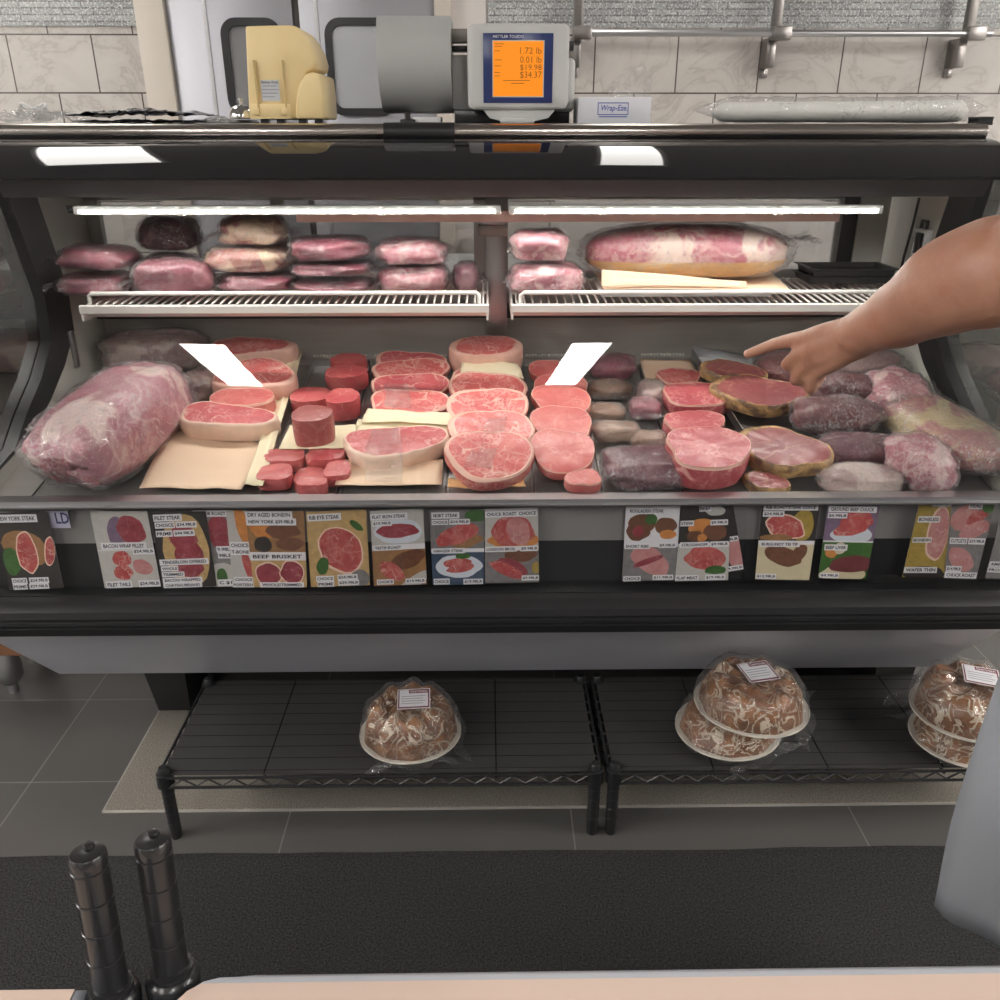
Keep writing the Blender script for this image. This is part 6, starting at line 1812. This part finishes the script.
def cap_tube(mb, pts, rad, n=20, sub=6):
    """smooth tapered limb with rounded ends; rad entries are r or (r across, r along ref)"""
    P = [Vector(p) for p in pts]
    Q, R = [], []
    for i in range(len(P) - 1):
        p0, p1, p2, p3 = P[max(i - 1, 0)], P[i], P[i + 1], P[min(i + 2, len(P) - 1)]
        for k in range(sub):
            t = k / sub
            q = 0.5 * ((2 * p1) + (p2 - p0) * t + (2 * p0 - 5 * p1 + 4 * p2 - p3) * t * t + (-p0 + 3 * p1 - 3 * p2 + p3) * t ** 3)
            Q.append(q); tt = t * t * (3 - 2 * t)
            R.append(rad[i] * (1 - tt) + rad[i + 1] * tt)
    Q.append(P[-1]); R.append(rad[-1])
    d0 = (Q[0] - Q[1]).normalized(); d1 = (Q[-1] - Q[-2]).normalized()
    pre = [(Q[0] + d0 * R[0] * math.sin(a), R[0] * math.cos(a)) for a in (1.45, 1.1, 0.7, 0.35)]
    post = [(Q[-1] + d1 * R[-1] * math.sin(a), R[-1] * math.cos(a)) for a in (0.35, 0.7, 1.1, 1.45)]
    A = pre + list(zip(Q, R)) + post
    mb.tube([p for p, r in A], [r for p, r in A], n)


def ell(mb, c, r, rot=None, n=24):
    c = Vector(c)
    rings = []
    for j in range(1, 16):
        ph = -PI / 2 + PI * j / 16
        rr = []
        for k in range(n):
            a = 2 * PI * k / n
            q = Vector((r[0] * math.cos(ph) * math.cos(a), r[1] * math.cos(ph) * math.sin(a), r[2] * math.sin(ph)))
            if rot is not None: q = rot @ q
            rr.append(c + q)
        rings.append(rr)
    mb.loft(rings)


BC = Vector((0.86, 0.66, 0))
TW = Matrix.Rotation(math.radians(14), 4, 'Z')          # body turned a little towards the hand


def B(x, y, z):
    return BC + (TW @ Vector((x, y, 0))) + Vector((0, 0, z))


# hand and arm points measured on the photo, at arm's depth in front of the glass
tip = PY(748, 354, 1.315)
dip = PY(764, 348, 1.293)
pip = PY(779, 343, 1.270)
k1 = PY(801, 339, 1.215)
wrist = PY(858, 334, 1.130)
mid = PY(905, 312, 1.055)
mid2 = PY(955, 284, 0.985)
elbow = PY(1042, 258, 0.905)
shoulder = B(-0.185, 0.03, 1.43)
wdir = (wrist - mid).normalized()
k2 = PY(802, 353, 1.207); k3 = PY(808, 364, 1.200); k4 = PY(818, 372, 1.190)
body = MB()
# arm, upper arm, forearm with bulge
cap_tube(body, [shoulder, shoulder.lerp(elbow, 0.45) + Vector((0, 0, 0.008)), elbow, elbow.lerp(mid2, 0.55), mid2, mid, mid.lerp(wrist, 0.6), wrist], [0.062, 0.058, 0.055, 0.061, 0.057, 0.043, 0.034, 0.0285], 24)
ell(body, wrist.lerp(mid, 0.12), (0.034, 0.026, 0.031))
# back of the hand: a ray of bone to each knuckle
for kn, r0, r1 in ((k1, 0.0165, 0.0115), (k2, 0.0175, 0.0115), (k3, 0.017, 0.011), (k4, 0.0155, 0.0105)):
    w0 = wrist + (kn - k2) * 0.35
    cap_tube(body, [w0, w0.lerp(kn, 0.5) + Vector((0, -0.0025, 0.0015)), kn], [0.0215, r0, r1], 16)
pc_ = (k2 + k3 + wrist) / 3 + Vector((0.006, 0.014, -0.006))
ell(body, pc_, (0.030, 0.020, 0.026))
# pointing finger
cap_tube(body, [k1.lerp(wrist, 0.1), k1, pip, dip, tip], [0.0128, 0.0122, 0.0102, 0.0092, 0.0078], 16)
ell(body, pip, (0.0098, 0.0098, 0.0098))
# three curled fingers: forward from the knuckle, then folded back to the palm
for kn, pp, f, rr in ((k2, PY(788, 364, 1.232), 1.0, 0.0105), (k3, PY(797, 379, 1.222), 0.98, 0.0103), (k4, PY(811, 388, 1.207), 0.88, 0.0094)):
    dd = pp + Vector((0.014, 0.026, -0.004)) * f
    tp = dd + Vector((0.014, 0.004, 0.016)) * f
    cap_tube(body, [kn, kn.lerp(pp, 0.5) + Vector((-0.002, -0.001, 0.0)), pp, pp.lerp(dd, 0.6) + Vector((-0.002, 0.003, -0.003)), dd, tp], [rr * 1.12, rr * 1.05, rr * 1.0, rr * 0.93, rr * 0.88, rr * 0.75], 14)
# thumb on the far side, folded along the curled fingers
tb0 = wrist.lerp(k1, 0.35) + Vector((0.004, 0.020, -0.010))
cap_tube(body, [wrist.lerp(k1, 0.15) + Vector((0.0, 0.012, -0.006)), tb0, PY(812, 366, 1.262), PY(799, 372, 1.275)], [0.016, 0.0145, 0.0108, 0.0082], 14)
# torso, neck, head, other arm, legs
cap_tube(body, [B(0, 0, 0.98), B(0, 0.01, 1.15), B(0, 0.01, 1.30), B(0, 0, 1.44), B(0, 0.01, 1.52)], [0.125, 0.120, 0.135, 0.105, 0.06], 24)
for s in (-1, 1):
    cap_tube(body, [B(0.07 * s, 0.0, 1.06), B(0.085 * s, 0.01, 1.22), B(0.095 * s, 0, 1.36), B(0.155 * s, 0.01, 1.43)], [0.105, 0.10, 0.10, 0.062], 20)
    cap_tube(body, [B(0.085 * s, 0, 1.0), B(0.09 * s, 0, 0.90)], [0.098, 0.09], 20)
cap_tube(body, [B(0, 0.0, 1.47), B(0, 0.02, 1.58)], [0.058, 0.055], 20)
hc = B(0, 0.04, 1.685)
Rz = TW.to_3x3()
ell(body, hc + Vector((0, 0, 0.018)), (0.074, 0.094, 0.098), Rz)
ell(body, hc + Rz @ Vector((0, 0.028, -0.052)), (0.056, 0.062, 0.062), Rz)
cap_tube(body, [hc + Rz @ Vector((0, 0.088, 0.008)), hc + Rz @ Vector((0, 0.112, -0.026))], [0.008, 0.0125], 12)
for s in (-1, 1):
    ell(body, hc + Rz @ Vector((0.077 * s, -0.008, -0.008)), (0.010, 0.018, 0.030), Rz)
    ell(body, hc + Rz @ Vector((0.030 * s, 0.083, 0.022)), (0.020, 0.010, 0.006), Rz)
    ell(body, hc + Rz @ Vector((0.022 * s, 0.086, -0.058)), (0.014, 0.006, 0.005), Rz)
ell(body, hc + Rz @ Vector((0, 0.088, -0.056)), (0.022, 0.007, 0.006), Rz)
rs = B(0.185, 0.02, 1.43); re = B(0.25, -0.03, 1.14); rw = B(0.24, 0.12, 0.92)
cap_tube(body, [rs, rs.lerp(re, 0.5), re, re.lerp(rw, 0.4), rw], [0.060, 0.052, 0.044, 0.044, 0.028], 20)
for k in range(4):
    b0 = rw + TW.to_3x3() @ Vector((-0.012 + 0.0, 0.010 - 0.018 * (k - 1.2), -0.02))
    cap_tube(body, [rw, b0 + Vector((0, 0, -0.06)), b0 + Vector((-0.006, 0.004, -0.10)), b0 + Vector((-0.016, 0.008, -0.125 - 0.008 * (k in (1, 2))))], [0.024, 0.0105, 0.009, 0.007], 12)
cap_tube(body, [rw, rw + TW.to_3x3() @ Vector((-0.02, 0.035, -0.04)), rw + TW.to_3x3() @ Vector((-0.03, 0.045, -0.08))], [0.02, 0.012, 0.008], 12)
for s in (-1, 1):
    cap_tube(body, [B(0.088 * s, 0, 0.94), B(0.095 * s, 0.005, 0.72), B(0.10 * s, 0.012, 0.50), B(0.102 * s, -0.012, 0.33), B(0.105 * s, -0.01, 0.10)], [0.092, 0.080, 0.056, 0.057, 0.038], 20)
    cap_tube(body, [B(0.105 * s, -0.03, 0.065), B(0.112 * s, 0.06, 0.055), B(0.118 * s, 0.14, 0.045)], [0.036, 0.034, 0.028], 16)


def voxel(mb, name, size, smooth_it, mat, factor=0.5):
    me = mb.mesh(name, None, False)
    o = bpy.data.objects.new(name, me)
    C.objects.link(o)
    r = o.modifiers.new('r', 'REMESH'); r.mode = 'VOXEL'; r.voxel_size = size
    s = o.modifiers.new('s', 'SMOOTH'); s.iterations = smooth_it; s.factor = factor
    dg = bpy.context.evaluated_depsgraph_get()
    m2 = bpy.data.meshes.new_from_object(o.evaluated_get(dg))
    bpy.data.objects.remove(o)
    m2.materials.clear(); m2.materials.append(mat)
    m2.shade_smooth()
    return m2


person = thing('person', 'clerk in a grey apron pointing a bare arm at the meat', 'person', (BC.x, BC.y, 0))
bo = bpy.data.objects.new('body', voxel(body, 'body', 0.0036, 7, M['skin']))
C.objects.link(bo); bo.parent = person; bo.location = -person.location
# finger nail
nd_ = (tip - dip).normalized()
nu = (Vector((0, -1, 0.75)) - nd_ * Vector((0, -1, 0.75)).dot(nd_)).normalized()
nw = nd_.cross(nu)
nb_ = MB()
def nail(u, v):
    a = (u - 0.5) * 1.7
    return tip - nd_ * 0.0045 + nd_ * 0.010 * (v - 0.3) + (nu * math.cos(a) + nw * math.sin(a)) * 0.0068
nb_.sheet(nail, 8, 6, 0.0006).part('finger_nail', M['nail'], person, angle=180)
# hair
M['hair'] = flat('dark_hair', (0.035, 0.022, 0.015), 0.5, 0, 0.4, 120, 0, 0.6, 150)
hm = MB()
ell(hm, hc + Rz @ Vector((0, -0.012, 0.030)), (0.080, 0.095, 0.099), Rz)
hv = [v for v in hm.bm.verts if (Rz.inverted() @ (v.co - hc)).z < -0.02 + max(0, (Rz.inverted() @ (v.co - hc)).y) * 1.1]
bmesh.ops.delete(hm.bm, geom=hv, context='VERTS')
hm.part('hair', M['hair'], person, angle=180)
M['eye'] = flat('eye_white', (0.75, 0.73, 0.70), 0.2); M['iris'] = flat('eye_iris', (0.05, 0.035, 0.025), 0.2)
for s in (-1, 1):
    e = MB(); ell(e, hc + Rz @ Vector((0.030 * s, 0.082, 0.008)), (0.012, 0.010, 0.007), Rz); eo = e.part('eye', M['eye'], person)
    e = MB(); ell(e, hc + Rz @ Vector((0.030 * s, 0.089, 0.008)), (0.005, 0.0045, 0.005), Rz); e.part('iris', M['iris'], eo)
M['lip'] = flat('lip', (0.42, 0.15, 0.12), 0.4)
# clothing: shirt, trousers, shoes, apron
M['shirt'] = flat('dark_shirt', (0.03, 0.03, 0.035), 0.85, 0, 0.1, 60, 0, 0.4, 400)
M['trousers'] = flat('black_trousers', (0.016, 0.016, 0.020), 0.9, 0, 0.1, 60, 0, 0.4, 400)
M['apron'] = flat('grey_apron_cloth', (0.27, 0.28, 0.305), 0.85, 0, 0.06, 500, 0, 0.5, 900)
sh = MB()
cap_tube(sh, [B(0, 0, 0.94), B(0, 0.01, 1.15), B(0, 0.01, 1.30), B(0, 0, 1.43)], [0.137, 0.134, 0.148, 0.118], 24)
for s in (-1, 1):
    cap_tube(sh, [B(0.07 * s, 0.0, 0.96), B(0.085 * s, 0.01, 1.22), B(0.095 * s, 0, 1.36), B(0.155 * s, 0.01, 1.42)], [0.118, 0.114, 0.114, 0.078], 20)
cap_tube(sh, [shoulder, shoulder.lerp(elbow, 0.42) + Vector((0, 0, 0.008))], [0.078, 0.074], 20)
cap_tube(sh, [rs, rs.lerp(re, 0.45)], [0.076, 0.070], 20)
o = bpy.data.objects.new('shirt', voxel(sh, 'shirt', 0.010, 4, M['shirt'])); C.objects.link(o); o.parent = person; o.location = -person.location
tr = MB()
for s in (-1, 1):
    cap_tube(tr, [B(0.088 * s, 0, 0.98), B(0.095 * s, 0.005, 0.72), B(0.10 * s, 0.010, 0.50), B(0.102 * s, -0.008, 0.33), B(0.105 * s, -0.006, 0.13)], [0.112, 0.098, 0.078, 0.074, 0.064], 20)
cap_tube(tr, [B(0, 0, 0.97), B(0, 0, 0.90)], [0.125, 0.11], 20)
o = bpy.data.objects.new('trousers', voxel(tr, 'trousers', 0.010, 4, M['trousers'])); C.objects.link(o); o.parent = person; o.location = -person.location
for s in (-1, 1):
    sm = MB()
    cap_tube(sm, [B(0.105 * s, -0.045, 0.056), B(0.113 * s, 0.06, 0.052), B(0.12 * s, 0.165, 0.046)], [0.046, 0.044, 0.036], 16)
    for v in sm.bm.verts: v.co.z = max(0.010, v.co.z)
    sm.part('shoe', M['black_satin'], person)
# apron: skirt hanging free of the legs, its near side edge swept forward at the hip
def ap(px, py, Y): return PY(px, py, Y)
rows = []     # each row: from the free near-side edge round the front corner to the far side
for f in [i / 16 for i in range(17)]:
    z = 0.97 * (1 - f) + 0.36 * f
    # front corner line measured on the photo
    cx_ = 0.604 + 0.014 * f + 0.006 * math.sin(f * 7)
    cy_ = 0.86 + 0.03 * f
    sw = max(0.0, math.sin(PI * min(1, f / 0.62))) if f < 0.62 else 0.0
    ex = cx_ + 0.100 - 0.088 * sw + 0.05 * f
    ey = cy_ - 0.19 + 0.165 * sw - 0.02 * f
    zz = z
    far = B(0.24 + 0.03 * f, 0.20, 0)
    row = []
    for k in range(31):
        u = k / 30
        if u < 0.4:
            t = u / 0.4
            x = ex + (cx_ - ex) * math.sin(t * PI / 2); y = ey + (cy_ - ey) * (1 - math.cos(t * PI / 2)) ** 0.8
        else:
            t = (u - 0.4) / 0.6
            c_ = B(0.0, 0.215 + 0.03 * f, 0)
            a0 = Vector((cx_, cy_, 0)); a1 = Vector((c_.x, c_.y, 0)); a2 = Vector((far.x, far.y, 0))
            q = a0 * (1 - t) ** 2 + a1 * 2 * t * (1 - t) + a2 * t * t
            x, y = q.x, q.y
        fold = 0.011 * f * math.sin(u * 24 + 2 * f) + 0.006 * noise.noise(Vector((u * 6, f * 4, 1)))
        hem = -0.020 * max(0, 1 - abs(u - 0.4) / 0.3) * f + 0.02 * (1 - min(1, u / 0.4)) * f
        row.append(Vector((x + fold * 0.4, y + fold, zz + hem)))
    rows.append(row)
am = MB()
am.sheet(lambda u, v: rows[int(round(v * 16))][int(round(u * 30))], 30, 16, 0.0016)
am.part('apron_skirt', M['apron'], person, angle=180)
bib = MB()
bib.sheet(lambda u, v: B((-0.13 + 0.26 * u) * (1 + 0.25 * (1 - v)), 0.168 + 0.012 * math.sin(v * 3) - 0.20 * (u - 0.5) ** 2, 0.95 + 0.40 * v), 12, 12, 0.002)
bib.part('apron_bib', M['apron'], person, angle=180)
tl = MB()
ringp = [B(0.208 * math.cos(a), 0.010 + 0.170 * math.sin(a), 0.985) for a in [2 * PI * k / 32 for k in range(33)]]
tl.tube(ringp, 0.008, 8)
tl.part('apron_tie', M['apron'], person)
# ------------------------------------------------------------------ light and view
def area(name, loc, sx, sy, rot, power, col=(1, 0.96, 0.9)):
    l = bpy.data.lights.new(name, 'AREA')
    l.shape = 'RECTANGLE'; l.size = sx; l.size_y = sy
    l.energy = power; l.color = col
    o = bpy.data.objects.new(name, l)
    o.location = loc; o.rotation_euler = rot
    C.objects.link(o)
    return o


area('led_light', ((xa + xb) / 2, 1.728, 1.209), xb - xa, 0.02, (math.radians(-32), 0, 0), 5.0)
w = bpy.data.worlds.new('world')
SC.world = w
w.use_nodes = True
w.node_tree.nodes['Background'].inputs[0].default_value = (0.05, 0.05, 0.05, 1)
SC.view_settings.view_transform = 'Standard'
SC.view_settings.look = 'None'
SC.view_settings.exposure = 0.0
SC.view_settings.gamma = 1.0
SC.view_settings.use_curve_mapping = False
SC.cycles.max_bounces = 8
SC.cycles.transparent_max_bounces = 24
SC.cycles.caustics_reflective = False
SC.cycles.caustics_refractive = False
SC.cycles.sample_clamp_indirect = 6.0
SC.cycles.use_denoising = True
